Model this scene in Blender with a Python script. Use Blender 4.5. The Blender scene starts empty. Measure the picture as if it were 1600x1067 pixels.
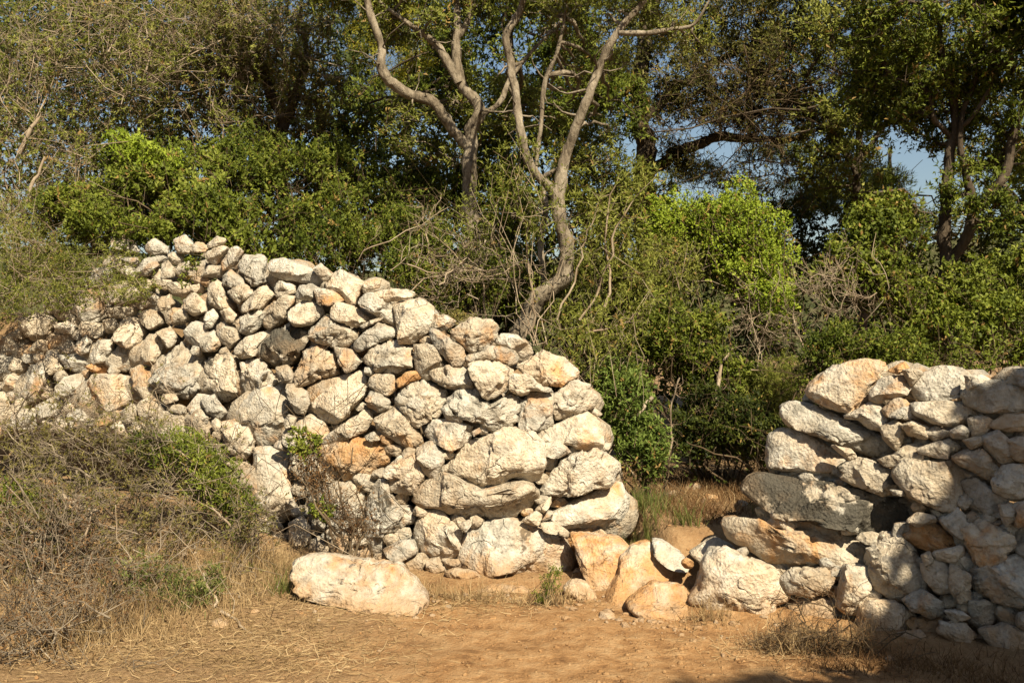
import bpy, bmesh, math
import numpy as np
from math import radians

# ------------------------------------------------------------------ camera, sky, sun, exposure
SC = bpy.context.scene
COL = SC.collection
CAM_H, FPX = 1.55, 1570.0          # eye height (m), focal length in photo pixels (1600 wide)
cam_d = bpy.data.cameras.new("camera"); cam = bpy.data.objects.new("camera", cam_d); COL.objects.link(cam)
cam.location = (0, 0, CAM_H); cam.rotation_euler = (radians(90), 0, 0)
cam_d.sensor_width = 36.0; cam_d.lens = 36.0 * FPX / 1600.0
cam_d.clip_start = 0.05; cam_d.clip_end = 2000
SC.camera = cam

SUN_AZ, SUN_EL = radians(23), radians(45)      # behind the viewer, off to the right
world = bpy.data.worlds.new("World"); SC.world = world; world.use_nodes = True
wn = world.node_tree; wn.nodes.clear()
sky = wn.nodes.new("ShaderNodeTexSky"); sky.sky_type = 'NISHITA'; sky.sun_disc = False
sky.sun_elevation = SUN_EL; sky.sun_rotation = math.pi - SUN_AZ
sky.air_density = 1.2; sky.dust_density = 1.2; sky.ozone_density = 1.0
bg = wn.nodes.new("ShaderNodeBackground"); bg.inputs[1].default_value = 0.05
wo = wn.nodes.new("ShaderNodeOutputWorld")
wn.links.new(sky.outputs[0], bg.inputs[0]); wn.links.new(bg.outputs[0], wo.inputs[0])

sun_d = bpy.data.lights.new("sun", 'SUN'); sun = bpy.data.objects.new("sun", sun_d); COL.objects.link(sun)
sun_d.energy = 5.0; sun_d.angle = radians(0.53); sun_d.color = (1.0, 0.885, 0.67)
SUNV = np.array([math.sin(SUN_AZ) * math.cos(SUN_EL), -math.cos(SUN_AZ) * math.cos(SUN_EL), math.sin(SUN_EL)])
from mathutils import Vector
sun.rotation_euler = Vector(SUNV).to_track_quat('Z', 'Y').to_euler()
sun.location = (6, -10, 12)

SC.view_settings.view_transform = 'Standard'; SC.view_settings.look = 'None'
SC.view_settings.gamma = 1.0; SC.view_settings.use_curve_mapping = False
SC.view_settings.exposure = 1.0
SC.render.engine = 'CYCLES'
SC.cycles.max_bounces = 4; SC.cycles.diffuse_bounces = 2; SC.cycles.transmission_bounces = 2
SC.cycles.use_denoising = True; SC.cycles.denoiser = 'OPENIMAGEDENOISE'; SC.cycles.denoising_prefilter = 'ACCURATE'; SC.cycles.denoising_input_passes = 'RGB_ALBEDO_NORMAL'
SC.cycles.sample_clamp_indirect = 6.0

# ------------------------------------------------------------------ helpers
RNG = np.random.default_rng(7)

def P(px, py, D):
    """a point of the place seen at photo pixel (px, py), D metres ahead"""
    return np.array([(px - 800.0) / FPX * D, D, CAM_H - (py - 533.5) / FPX * D])

_perm = np.random.default_rng(3).permutation(256); _perm = np.concatenate([_perm, _perm, _perm])
_grad = np.random.default_rng(4).normal(size=(256, 3)); _grad /= np.linalg.norm(_grad, axis=1)[:, None]
def perlin(p):
    p = np.asarray(p, float); i = np.floor(p).astype(int); f = p - i; i &= 255
    u = f * f * f * (f * (f * 6 - 15) + 10)
    def g(dx, dy, dz):
        h = _perm[_perm[_perm[i[:, 0] + dx] + i[:, 1] + dy] + i[:, 2] + dz]
        return ((f - np.array([dx, dy, dz])) * _grad[h]).sum(1)
    l = lambda a, b, t: a + t * (b - a)
    x, y, z = u[:, 0], u[:, 1], u[:, 2]
    return 1.5 * l(l(l(g(0,0,0), g(1,0,0), x), l(g(0,1,0), g(1,1,0), x), y),
                   l(l(g(0,0,1), g(1,0,1), x), l(g(0,1,1), g(1,1,1), x), y), z)
def fbm(p, n=3):
    s = 0; a = 1.0
    for k in range(n):
        s = s + a * perlin(p * (2.03 ** k) + 17.3 * k); a *= 0.5
    return s

def mesh_np(name, V, F, mats=None, smooth=False, tone=None):
    """mesh from vertex array V and face array F (n, 3 or 4)"""
    V = np.asarray(V, np.float32); F = np.asarray(F, np.int32); k = F.shape[1]
    me = bpy.data.meshes.new(name)
    me.vertices.add(len(V)); me.vertices.foreach_set("co", V.ravel())
    me.loops.add(F.size); me.loops.foreach_set("vertex_index", F.ravel())
    me.polygons.add(len(F)); me.polygons.foreach_set("loop_start", np.arange(0, F.size, k, dtype=np.int32))
    if smooth: me.polygons.foreach_set("use_smooth", np.ones(len(F), bool))
    if tone is not None:
        a = me.attributes.new("tone", 'FLOAT', 'FACE'); a.data.foreach_set("value", np.asarray(tone, np.float32))
    me.update(calc_edges=True)
    for m in (mats or []): me.materials.append(m)
    return me

def link(name, me, parent=None, loc=None, kind=None):
    o = bpy.data.objects.new(name, me); COL.objects.link(o)
    if loc is not None: o.location = tuple(float(v) for v in loc)
    if parent is not None: o.parent = parent
    if kind: o["kind"] = kind
    return o
def tag(o, label, cat, group=None, kind=None):
    o["label"] = label; o["category"] = cat
    if group: o["group"] = group
    if kind: o["kind"] = kind
    return o
def thing(name, label, cat, loc, group=None):
    return tag(link(name, None, None, loc), label, cat, group)

# ------------------------------------------------------------------ materials
def mat(name):
    m = bpy.data.materials.new(name); m.use_nodes = True; t = m.node_tree; t.nodes.clear()
    return m, t
def N(t, typ, **kw):
    n = t.nodes.new(typ)
    for k, v in kw.items():
        if k == "inp":
            for a, b in v.items(): n.inputs[a].default_value = b
        else: setattr(n, k, v)
    return n
def ramp(t, fac, stops, interp='LINEAR'):
    r = N(t, "ShaderNodeValToRGB"); r.color_ramp.interpolation = interp
    el = r.color_ramp.elements
    while len(el) < len(stops): el.new(0.5)
    for e, (p, c) in zip(el, stops):
        e.position = p; e.color = (*c, 1) if len(c) == 3 else c
    t.links.new(fac, r.inputs[0]); return r.outputs[0]
def mixc(t, fac, a, b, blend='MIX'):
    m = N(t, "ShaderNodeMix", data_type='RGBA', blend_type=blend)
    for s, v in ((0, fac), (6, a), (7, b)):
        if hasattr(v, "is_linked"): t.links.new(v, m.inputs[s])
        elif s == 0: m.inputs[s].default_value = v
        else: m.inputs[s].default_value = (*v, 1)
    return m.outputs[2]
def math_(t, op, a, b=None, c=None, clamp=False):
    m = N(t, "ShaderNodeMath", operation=op, use_clamp=clamp)
    for i, v in enumerate((a, b, c)):
        if v is None: continue
        if hasattr(v, "is_linked"): t.links.new(v, m.inputs[i])
        else: m.inputs[i].default_value = v
    return m.outputs[0]
def noise(t, vec, scale, detail=4, rough=0.55, dist=0.0):
    n = N(t, "ShaderNodeTexNoise", inp={"Scale": scale, "Detail": detail, "Roughness": rough, "Distortion": dist})
    if vec is not None: t.links.new(vec, n.inputs["Vector"])
    return n.outputs["Fac"]
def finish(t, col, rough=0.85, bump=None, bstr=0.5, bdist=0.02, spec=0.25):
    b = N(t, "ShaderNodeBsdfPrincipled"); o = N(t, "ShaderNodeOutputMaterial")
    if hasattr(col, "is_linked"): t.links.new(col, b.inputs["Base Color"])
    else: b.inputs["Base Color"].default_value = (*col, 1)
    b.inputs["Roughness"].default_value = rough
    b.inputs["Specular IOR Level"].default_value = spec
    if bump is not None:
        bn = N(t, "ShaderNodeBump", inp={"Strength": bstr, "Distance": bdist})
        t.links.new(bump, bn.inputs["Height"]); t.links.new(bn.outputs[0], b.inputs["Normal"])
    t.links.new(b.outputs[0], o.inputs[0]); return b
def objprop(t, name):
    return N(t, "ShaderNodeAttribute", attribute_type='OBJECT', attribute_name=name).outputs["Fac"]

def limestone():
    m, t = mat("weathered_limestone")
    tc = N(t, "ShaderNodeTexCoord"); oi = N(t, "ShaderNodeObjectInfo")
    off = N(t, "ShaderNodeVectorMath", operation='MULTIPLY_ADD')
    off.inputs[1].default_value = (1, 1, 1)
    rv = N(t, "ShaderNodeCombineXYZ")
    r50 = math_(t, 'MULTIPLY', oi.outputs["Random"], 57.0)
    for i in range(3): t.links.new(r50, rv.inputs[i])
    t.links.new(tc.outputs["Object"], off.inputs[0]); t.links.new(rv.outputs[0], off.inputs[2])
    v = off.outputs[0]
    warm, lich, bright = objprop(t, "warm"), objprop(t, "lichen"), objprop(t, "bright")
    n1 = noise(t, v, 3.2, 5, 0.6); n2 = noise(t, v, 14, 6, 0.65); n3 = noise(t, v, 70, 4, 0.7)
    grey = ramp(t, n2, [(0.3, (0.24, 0.22, 0.18)), (0.48, (0.43, 0.395, 0.33)), (0.68, (0.60, 0.56, 0.485))])
    beige = ramp(t, n2, [(0.28, (0.27, 0.205, 0.14)), (0.48, (0.48, 0.40, 0.295)), (0.70, (0.61, 0.54, 0.43))])
    sh = math_(t, 'MULTIPLY', math_(t, 'SUBTRACT', oi.outputs["Random"], 0.50), 0.30)
    c = mixc(t, ramp(t, math_(t, 'ADD', n1, sh), [(0.40, (0, 0, 0)), (0.60, (1, 1, 1))]), grey, beige)
    # iron-stained areas
    orange = ramp(t, n2, [(0.3, (0.36, 0.16, 0.05)), (0.55, (0.53, 0.29, 0.115)), (0.75, (0.58, 0.42, 0.24))])
    n4 = noise(t, v, 4.6, 4, 0.6, 0.6)
    wf = math_(t, 'ADD', math_(t, 'MULTIPLY', math_(t, 'SUBTRACT', n4, 0.605), 5.0), math_(t, 'MULTIPLY', warm, 3.2), clamp=True)
    c = mixc(t, math_(t, 'MULTIPLY', wf, 0.9), c, orange)
    # pale grey crust lichen and small dark specks
    n5 = noise(t, v, 22, 5, 0.75)
    c = mixc(t, ramp(t, n5, [(0.54, (0, 0, 0)), (0.68, (0.6, 0.6, 0.6))]), c, (0.29, 0.27, 0.23))
    n6 = noise(t, v, 42, 3, 0.6)
    c = mixc(t, ramp(t, n6, [(0.68, (0, 0, 0)), (0.74, (0.6, 0.6, 0.6))]), c, (0.13, 0.115, 0.09))
    # black lichen sheets
    n7 = noise(t, v, 6.5, 6, 0.62, 0.3)
    lf = math_(t, 'MULTIPLY', math_(t, 'SUBTRACT', n7, math_(t, 'SUBTRACT', 0.78, math_(t, 'MULTIPLY', lich, 0.32))), 22.0, clamp=True)
    c = mixc(t, math_(t, 'MULTIPLY', lf, 0.93), c, mixc(t, n3, (0.045, 0.04, 0.03), (0.11, 0.10, 0.08)))
    ge = N(t, "ShaderNodeNewGeometry"); sz = N(t, "ShaderNodeSeparateXYZ"); t.links.new(ge.outputs["Position"], sz.inputs[0])
    n8 = noise(t, ge.outputs["Position"], 5.0, 5, 0.65)
    ef = math_(t, 'MULTIPLY', math_(t, 'SUBTRACT', math_(t, 'MULTIPLY', n8, 0.62), math_(t, 'ADD', sz.outputs[2], 0.10)), 5.0, clamp=True)
    c = mixc(t, math_(t, 'MULTIPLY', ef, 0.7), c, (0.36, 0.21, 0.095))
    n9 = noise(t, ge.outputs["Position"], 2.4, 5, 0.6)
    c = mixc(t, ramp(t, n9, [(0.53, (0, 0, 0)), (0.68, (0.42, 0.42, 0.42))]), c, (0.40, 0.26, 0.14))
    wv = N(t, "ShaderNodeVectorMath", operation='ADD'); nw = N(t, "ShaderNodeTexNoise", inp={"Scale": 6.0, "Detail": 3.0}); t.links.new(v, nw.inputs["Vector"])
    ws = N(t, "ShaderNodeVectorMath", operation='SCALE'); ws.inputs["Scale"].default_value = 0.22; t.links.new(nw.outputs["Color"], ws.inputs[0])
    t.links.new(v, wv.inputs[0]); t.links.new(ws.outputs[0], wv.inputs[1])
    ck = N(t, "ShaderNodeTexVoronoi", feature='DISTANCE_TO_EDGE', inp={"Scale": 2.6}); t.links.new(wv.outputs[0], ck.inputs["Vector"])
    crack = ramp(t, ck.outputs["Distance"], [(0.0, (1, 1, 1)), (0.016, (0, 0, 0))])
    crack = math_(t, 'MULTIPLY', crack, ramp(t, noise(t, v, 3.0, 2), [(0.54, (0, 0, 0)), (0.62, (1, 1, 1))]))
    bv = N(t, "ShaderNodeHueSaturation"); t.links.new(c, bv.inputs["Color"])
    t.links.new(math_(t, 'ADD', bright, 0.0), bv.inputs["Value"])
    vo = N(t, "ShaderNodeTexVoronoi", feature='F1', inp={"Scale": 55.0}); t.links.new(v, vo.inputs["Vector"])
    h = math_(t, 'ADD', math_(t, 'MULTIPLY', n2, 1.3), math_(t, 'ADD', math_(t, 'MULTIPLY', n3, 0.35), math_(t, 'MULTIPLY', vo.outputs["Distance"], 0.3)))
    h = math_(t, 'SUBTRACT', h, math_(t, 'MULTIPLY', crack, 0.6))
    finish(t, bv.outputs[0], 0.93, h, 0.9, 0.03, 0.12)
    return m
M_STONE = limestone()

def leaf_mat(name, dark, mid, light, odd=(0.25, 0.16, 0.05), rough=0.6, trans=0.25, spec=0.16):
    m, t = mat(name)
    a = N(t, "ShaderNodeAttribute", attribute_type='GEOMETRY', attribute_name="tone").outputs["Fac"]
    g = N(t, "ShaderNodeNewGeometry")
    n = noise(t, g.outputs["Position"], 1.7, 2)
    f = math_(t, 'ADD', math_(t, 'MULTIPLY', a, 0.72), math_(t, 'MULTIPLY', math_(t, 'SUBTRACT', n, 0.36), 1.0), clamp=True)
    c = ramp(t, f, [(0.0, dark), (0.45, mid), (0.92, light), (0.985, odd)])
    b = N(t, "ShaderNodeBsdfPrincipled", inp={"Roughness": rough, "Specular IOR Level": spec})
    tr = N(t, "ShaderNodeBsdfTranslucent"); mx = N(t, "ShaderNodeMixShader", inp={0: trans})
    o = N(t, "ShaderNodeOutputMaterial")
    t.links.new(c, b.inputs["Base Color"])
    t.links.new(mixc(t, 1.0, c, (1.0, 1.0, 0.55), 'MULTIPLY'), tr.inputs["Color"])
    t.links.new(b.outputs[0], mx.inputs[1]); t.links.new(tr.outputs[0], mx.inputs[2]); t.links.new(mx.outputs[0], o.inputs[0])
    return m
M_LENT = leaf_mat("lentisk_leaf", (0.040, 0.056, 0.006), (0.128, 0.158, 0.018), (0.26, 0.28, 0.048))
M_BRIGHT = leaf_mat("bright_leaf", (0.085, 0.125, 0.009), (0.205, 0.27, 0.022), (0.33, 0.385, 0.05))
M_OLIVE = leaf_mat("olive_leaf", (0.055, 0.064, 0.009), (0.145, 0.16, 0.024), (0.29, 0.29, 0.07))
M_DARK = leaf_mat("dark_leaf", (0.012, 0.020, 0.003), (0.042, 0.055, 0.007), (0.11, 0.12, 0.02))
M_MID = leaf_mat("mid_leaf", (0.025, 0.039, 0.004), (0.095, 0.122, 0.013), (0.22, 0.24, 0.036))
M_BROWN = leaf_mat("brown_olive_leaf", (0.024, 0.025, 0.005), (0.085, 0.082, 0.017), (0.21, 0.185, 0.048))
M_PINE = leaf_mat("pine_needle", (0.15, 0.145, 0.008), (0.28, 0.265, 0.018), (0.40, 0.36, 0.04))
M_DULL = leaf_mat("dull_leaf", (0.05, 0.046, 0.011), (0.14, 0.122, 0.032), (0.28, 0.24, 0.075))
M_FERN = leaf_mat("feather_leaf", (0.04, 0.066, 0.010), (0.11, 0.155, 0.026), (0.21, 0.26, 0.065))
M_STRAW = leaf_mat("dry_straw", (0.15, 0.095, 0.045), (0.32, 0.22, 0.11), (0.50, 0.38, 0.22), (0.18, 0.09, 0.03), 0.8, 0.15, 0.1)
M_RUSSET = leaf_mat("russet_dry_leaf", (0.06, 0.03, 0.015), (0.13, 0.07, 0.03), (0.24, 0.15, 0.07), (0.3, 0.2, 0.1), 0.8, 0.1, 0.1)
M_GRASS = leaf_mat("green_grass", (0.05, 0.065, 0.012), (0.11, 0.13, 0.03), (0.20, 0.19, 0.06), (0.35, 0.26, 0.12), 0.6, 0.25, 0.2)

def bark(name, a, b, c, scale=18, bs=1.0):
    m, t = mat(name)
    tc = N(t, "ShaderNodeTexCoord"); mp = N(t, "ShaderNodeMapping"); mp.inputs["Scale"].default_value = (1, 1, 0.35)
    t.links.new(tc.outputs["Object"], mp.inputs[0])
    n = noise(t, mp.outputs[0], scale, 6, 0.65, 0.4); n2 = noise(t, tc.outputs["Object"], 5, 4)
    col = mixc(t, ramp(t, n2, [(0.45, (0, 0, 0)), (0.62, (1, 1, 1))]), ramp(t, n, [(0.3, a), (0.62, b)]), ramp(t, n, [(0.3, b), (0.7, c)]))
    finish(t, col, 0.9, n, bs, 0.03, 0.1); return m
M_BARK = bark("pale_grey_bark", (0.045, 0.035, 0.024), (0.21, 0.17, 0.12), (0.36, 0.31, 0.235), 30)
M_BARKD = bark("dark_bark", (0.035, 0.026, 0.018), (0.085, 0.065, 0.045), (0.14, 0.11, 0.08))
M_TWIG = bark("dry_twig", (0.16, 0.115, 0.075), (0.29, 0.225, 0.155), (0.40, 0.335, 0.25), 9, 0.2)
M_TWIG2 = bark("grey_brown_twig", (0.075, 0.056, 0.038), (0.18, 0.142, 0.10), (0.32, 0.265, 0.195), 9, 0.2)
M_TWIGD = bark("brown_twig", (0.05, 0.034, 0.02), (0.10, 0.07, 0.042), (0.16, 0.12, 0.075), 9, 0.2)

def soil():
    m, t = mat("ochre_soil")
    tc = N(t, "ShaderNodeTexCoord"); v = tc.outputs["Object"]
    n1 = noise(t, v, 0.9, 5, 0.6); n2 = noise(t, v, 7, 6, 0.65); n3 = noise(t, v, 60, 5, 0.7)
    c = ramp(t, n2, [(0.30, (0.16, 0.082, 0.036)), (0.46, (0.31, 0.172, 0.075)), (0.70, (0.43, 0.275, 0.14))])
    brown = ramp(t, n3, [(0.3, (0.15, 0.09, 0.045)), (0.7, (0.34, 0.23, 0.125))])
    # bare trodden path in the middle, leaf mould to the sides
    s = N(t, "ShaderNodeSeparateXYZ"); t.links.new(v, s.inputs[0])
    x = s.outputs[0]; y = s.outputs[1]
    side = math_(t, 'MULTIPLY', math_(t, 'SUBTRACT', math_(t, 'ABSOLUTE', math_(t, 'SUBTRACT', x, 0.75)), 1.05), 1.1)
    back = math_(t, 'MULTIPLY', math_(t, 'SUBTRACT', y, 6.0), 1.6)  # mould behind the walls, its brown also painting shade in the gap
    f = math_(t, 'ADD', math_(t, 'MAXIMUM', side, back), math_(t, 'MULTIPLY', math_(t, 'SUBTRACT', n1, 0.5), 2.4), clamp=True)
    c = mixc(t, math_(t, 'MULTIPLY', f, 0.88), c, brown)
    grit = ramp(t, noise(t, v, 130, 2, 0.5), [(0.66, (0, 0, 0)), (0.70, (0.7, 0.7, 0.7))])
    c = mixc(t, grit, c, (0.48, 0.36, 0.22))
    h = math_(t, 'ADD', n2, math_(t, 'MULTIPLY', n3, 0.4))
    finish(t, c, 0.95, h, 0.9, 0.05, 0.08); return m
M_SOIL = soil()
def hillmat():
    m, t = mat("scrub_hillside")
    tc = N(t, "ShaderNodeTexCoord"); v = tc.outputs["Object"]
    n = noise(t, v, 0.35, 8, 0.75)
    c = ramp(t, n, [(0.36, (0.04, 0.05, 0.02)), (0.5, (0.10, 0.105, 0.04)), (0.64, (0.20, 0.18, 0.09))])
    finish(t, c, 0.95, n, 1.0, 1.5, 0.05); return m
M_HILL = hillmat()

# ------------------------------------------------------------------ ground
def interp(x, xs, ys): return np.interp(x, xs, ys)
LW_PX = [-200, 0, 200, 450, 700, 850, 990]; LW_D = [9.3, 8.35, 7.55, 6.85, 6.4, 6.4, 6.55]      # left wall foot
LW_B = [0.55, 0.52, 0.45, 0.34, 0.26, 0.24, 0.26]                                                # its batter
RW_PX = [1080, 1200, 1350, 1600, 1900]; RW_D = [5.62, 5.6, 5.3, 4.85, 4.3]; RW_B = [0.30, 0.28, 0.22, 0.2, 0.2]
def wallD(side, px, py):
    px = np.asarray(px, float)
    b, tt = (interp(px, LW_PX, LW_D), interp(px, LW_PX, LW_B)) if side == 'L' else (interp(px, RW_PX, RW_D), interp(px, RW_PX, RW_B))
    k = (np.asarray(py, float) - 533.5) / FPX
    return (b + CAM_H * tt) / (1 + tt * k)
_lx = [(p - 800) / FPX * d for p, d in zip(LW_PX, LW_D)]
_rx = [(p - 800) / FPX * d for p, d in zip(RW_PX, RW_D)]
def sstep(a, b, x):
    t = np.clip((x - a) / (b - a), 0, 1); return t * t * (3 - 2 * t)
def ground_z(x, y):
    x = np.asarray(x, float); y = np.asarray(y, float)
    line = interp(x, [-40] + _lx + _rx + [40], [24] + LW_D + RW_D + [-12])
    gap = np.clip(1 - np.abs(x - 0.95) / 0.45, 0, 1)
    top = interp(x, [-4.5, -3, -1.6, -0.4, 0.5, 1.2, 3], [1.75, 1.6, 1.0, 0.55, 0.38, 0.36, 0.45])
    far = np.clip(y - 9, 0, 40)
    st = line + 0.30 + 0.50 * np.clip(top - 0.4, 0, 2) - 0.05 * gap
    behind = sstep(st, st + 0.6, y)
    z = behind * (top + 0.035 * np.clip(far, 0, 12) * np.where(x < 0, 1, 0.3))
    bank = sstep(-0.8, -2.6, x) * sstep(4.6, 6.7, y) * 0.30 * (1 - behind)
    p = np.stack([x, y, 0 * x], -1).reshape(-1, 3)
    n = (0.03 * perlin(p * 1.3) + 0.016 * perlin(p * 5.1) + 0.008 * perlin(p * 14)).reshape(x.shape)
    heap = 0.05 * np.exp(-((x - 0.80) / 0.38) ** 2 - ((y - 6.3) / 0.25) ** 2) + 0.08 * np.exp(-((x + 0.9) / 0.5) ** 2 - ((y - 6.0) / 0.25) ** 2)
    heap += 0.05 * np.exp(-((y - line - 0.1) / 0.18) ** 2)
    return z + bank + n + heap * (1 - behind)
def axis(core0, core1, step, ext):
    a = np.arange(core0, core1 + 1e-6, step); g = []; s = step; v = 0
    while v < ext: s *= 1.35; v += s; g.append(v)
    g = np.array(g); return np.concatenate([core0 - g[::-1], a, core1 + g])
def build_ground():
    xs = axis(-4.5, 4.0, 0.05, 900); ys = axis(2.5, 9.0, 0.05, 900)
    X, Y = np.meshgrid(xs, ys); Z = ground_z(X, Y)
    V = np.stack([X, Y, Z], -1).reshape(-1, 3); w = len(xs)
    i = (np.arange(len(ys) - 1)[:, None] * w + np.arange(w - 1)[None]).ravel()
    o = link("ground", mesh_np("ground", V, np.stack([i, i + 1, i + w + 1, i + w], -1), [M_SOIL], True))
    o["kind"] = "structure"; o["label"] = "ochre earth path rising through the gap between the walls"
    # distant scrubby hillside
    a = np.linspace(radians(-75), radians(75), 120); r = np.linspace(45, 130, 40)
    A, R = np.meshgrid(a, r); X = R * np.sin(A); Y = R * np.cos(A)
    p = np.stack([X, Y, 0 * X], -1).reshape(-1, 3)
    Z = sstep(45, 110, R) * (10 + 3.0 * perlin(p * 0.03).reshape(R.shape)) + 0.9 * fbm(p * 0.25, 3).reshape(R.shape) * sstep(50, 70, R) - 0.4
    i = (np.arange(39)[:, None] * 120 + np.arange(119)[None]).ravel()
    o = link("hill", mesh_np("hill", np.stack([X, Y, Z], -1).reshape(-1, 3), np.stack([i, i + 1, i + 121, i + 120], -1), [M_HILL], True))
    o["kind"] = "structure"; o["label"] = "far scrub covered hillside behind the trees"
build_ground()

# ------------------------------------------------------------------ stones
_ico = {}
def ico(level):
    if level not in _ico:
        bm = bmesh.new(); bmesh.ops.create_icosphere(bm, subdivisions=level, radius=1.0)
        bm.verts.ensure_lookup_table()
        _ico[level] = (np.array([v.co[:] for v in bm.verts]), np.array([[v.index for v in f.verts] for f in bm.faces], np.int32)); bm.free()
    return _ico[level]
def poly_centroid(q):
    x, y = q[:, 0], q[:, 1]; x2, y2 = np.roll(x, -1), np.roll(y, -1); c = x * y2 - x2 * y; A = c.sum() / 2
    return np.array([((x + x2) * c).sum(), ((y + y2) * c).sum()]) / (6 * A), abs(A)
def radial(q, c, n=240):
    """distance from c to the outline q in n directions"""
    th = np.linspace(-math.pi, math.pi, n, endpoint=False); d = np.stack([np.cos(th), np.sin(th)], -1)
    a = q - c; b = np.roll(q, -1, 0) - c; e = b - a
    den = d[:, None, 0] * e[None, :, 1] - d[:, None, 1] * e[None, :, 0]
    den = np.where(abs(den) < 1e-9, 1e-9, den)
    tt = (a[None, :, 0] * e[None, :, 1] - a[None, :, 1] * e[None, :, 0]) / den
    s = (a[None, :, 0] * d[:, None, 1] - a[None, :, 1] * d[:, None, 0]) / den
    ok = (tt > 0) & (s >= -1e-6) & (s <= 1 + 1e-6)
    r = np.where(ok, tt, 0).max(1); r = np.where(r <= 0, np.median(r), r)
    ker = np.array([1, 2, 3, 4, 3, 2, 1.0]); ker /= ker.sum()
    rp = np.concatenate([r[-3:], r, r[:3]]); return np.convolve(rp, ker, 'valid')
def stone_mesh(q, thick, level, rng, rough=1.0, tilt=None, name="stone", face=None):
    """q: outline (m) in the x-z plane round its centre; returns a solid boulder mesh"""
    d, F = ico(level); R = radial(q, np.zeros(2)); n = len(R)
    th = np.arctan2(d[:, 2], d[:, 0]); u = (th + math.pi) / (2 * math.pi) * n
    i0 = np.floor(u).astype(int) % n; f = u - np.floor(u); r = R[i0] * (1 - f) + R[(i0 + 1) % n] * f
    rho = np.sqrt(d[:, 0] ** 2 + d[:, 2] ** 2)
    ex, ey = rng.uniform(0.26, 0.42), rng.uniform(0.55, 0.85)
    rr = r * rho ** ex
    V = np.stack([rr * np.cos(th), np.sign(d[:, 1]) * abs(d[:, 1]) ** ey * thick * 0.5, rr * np.sin(th)], -1)
    size = float(np.sqrt(np.mean(R) * max(np.mean(R), thick * 0.4)))
    s0 = rng.uniform(0, 90, 3)
    # one main broken face, chamfered by smaller ones
    def cut(nv, qq, soft=0.96):
        nonlocal V
        nv = np.asarray(nv, float) / np.linalg.norm(nv); keep = np.clip(-V[:, 1] / (thick * 0.5) * 3.5 + 0.3, 0, 1)
        pr = V @ nv; dd = np.quantile(pr, qq); V = V - (np.maximum(0, pr - dd) * keep)[:, None] * nv * soft
        fr = d[:, 1] < 0; V[fr, 1] = np.minimum(V[fr, 1], -0.20 * thick * abs(d[fr, 1]) ** 0.45)
    if face is not None: cut(face, 0.58); cut(np.array(face) + rng.normal(size=3) * 0.35, 0.85)
    else:
        cut((rng.normal() * 0.28, -1, rng.normal() * 0.22 + 0.12), rng.uniform(0.66, 0.80))
        for k in range(rng.integers(4, 8)):
            cut((rng.normal() * 0.8, -abs(rng.normal(0.7, 0.3)), rng.normal() * 0.75), rng.uniform(0.72, 0.91))
    nd = V / (np.linalg.norm(V, axis=1)[:, None] + 1e-6)
    g = V / size
    lo = perlin(g * 1.3 + s0) * 0.05 * size
    mid = (0.5 - abs(perlin(g * 2.9 + s0 + 5))) * 0.038 * size
    hi = fbm(V * 24 + s0, 2) * 0.008 + (0.3 - abs(perlin(V * 11 + s0 + 2))) * 0.014
    pit = -np.clip(perlin(V * 17 + s0 + 9) - 0.28, 0, 1) * 0.075 * rough
    pit2 = -np.clip(abs(perlin(V * 9 + s0 + 3)) * -1 + 0.09, 0, 1) * 0.22 * rough
    edge = 0.45 + 0.55 * (1 - rho ** 4)       # keep the outline, carve the faces
    V = V + nd * ((lo + mid) * edge + hi * min(1, size * 7) * rough + (pit + pit2) * min(1, size * 6))[:, None]
    if tilt is not None: V[:, 1] += tilt[0] * V[:, 0] + tilt[1] * V[:, 2]
    return mesh_np(name, V, F, [M_STONE], True)
def stone_level(px_size): return 6 if px_size > 132 else 5 if px_size > 47 else 4
def put_stone(pts, D, rng, parent=None, name="stone", depth=None, warm=0.0, lichen=0.0, bright=None, rough=None, tilt=None, level=None, face=None):
    pts = np.asarray(pts, float)
    (cx, cy), A = poly_centroid(pts); sz = math.sqrt(A)
    th = depth or float(np.clip(sz / FPX * D * rng.uniform(0.95, 1.25), 0.10, 0.6))
    Dp = D + th * 0.36
    q = np.stack([(pts[:, 0] - cx), -(pts[:, 1] - cy)], -1) / FPX * Dp * 1.04
    me = stone_mesh(q, th, level or stone_level(sz), rng, rough if rough is not None else rng.uniform(0.5, 1.5), tilt, name, face)
    co = np.empty(len(me.vertices) * 3, np.float32); me.vertices.foreach_get('co', co)
    Dp = D - rng.uniform(0.0, 0.04) - float(np.quantile(co[1::3], 0.04))      # front faces line up along the wall face
    loc = P(cx, cy, Dp)
    if parent is not None: loc = loc - np.array(parent.location)
    o = link(name, me, parent, loc)
    o["warm"] = float(warm); o["lichen"] = float(lichen); o["bright"] = float(bright if bright is not None else rng.uniform(0.80, 1.08))
    return o

ZOOM = {'A': (0, 340, .3), 'B': (320, 360, .3), 'C': (560, 480, .3), 'D': (320, 640, .3), 'E': (640, 700, .3), 'F': (1060, 540, .3375), 'G': (1060, 707, .3375), 'H': (0, 620, .3), 'X': (0, 0, 1)}
def outlines(txt):
    """lines: sheet  x,y x,y ...  [| w=.. l=.. b=.. f=.. ]"""
    out = []
    for ln in txt.strip().splitlines():
        ln = ln.strip()
        if not ln: continue
        body, _, opt = ln.partition('|'); s, *pp = body.split()
        x0, y0, k = ZOOM[s]
        pts = np.array([[x0 + k * float(a), y0 + k * float(b)] for a, b in (p.split(',') for p in pp)])
        out.append((pts, {a: float(b) for a, b in (z.split('=') for z in opt.split())}))
    return out

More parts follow.
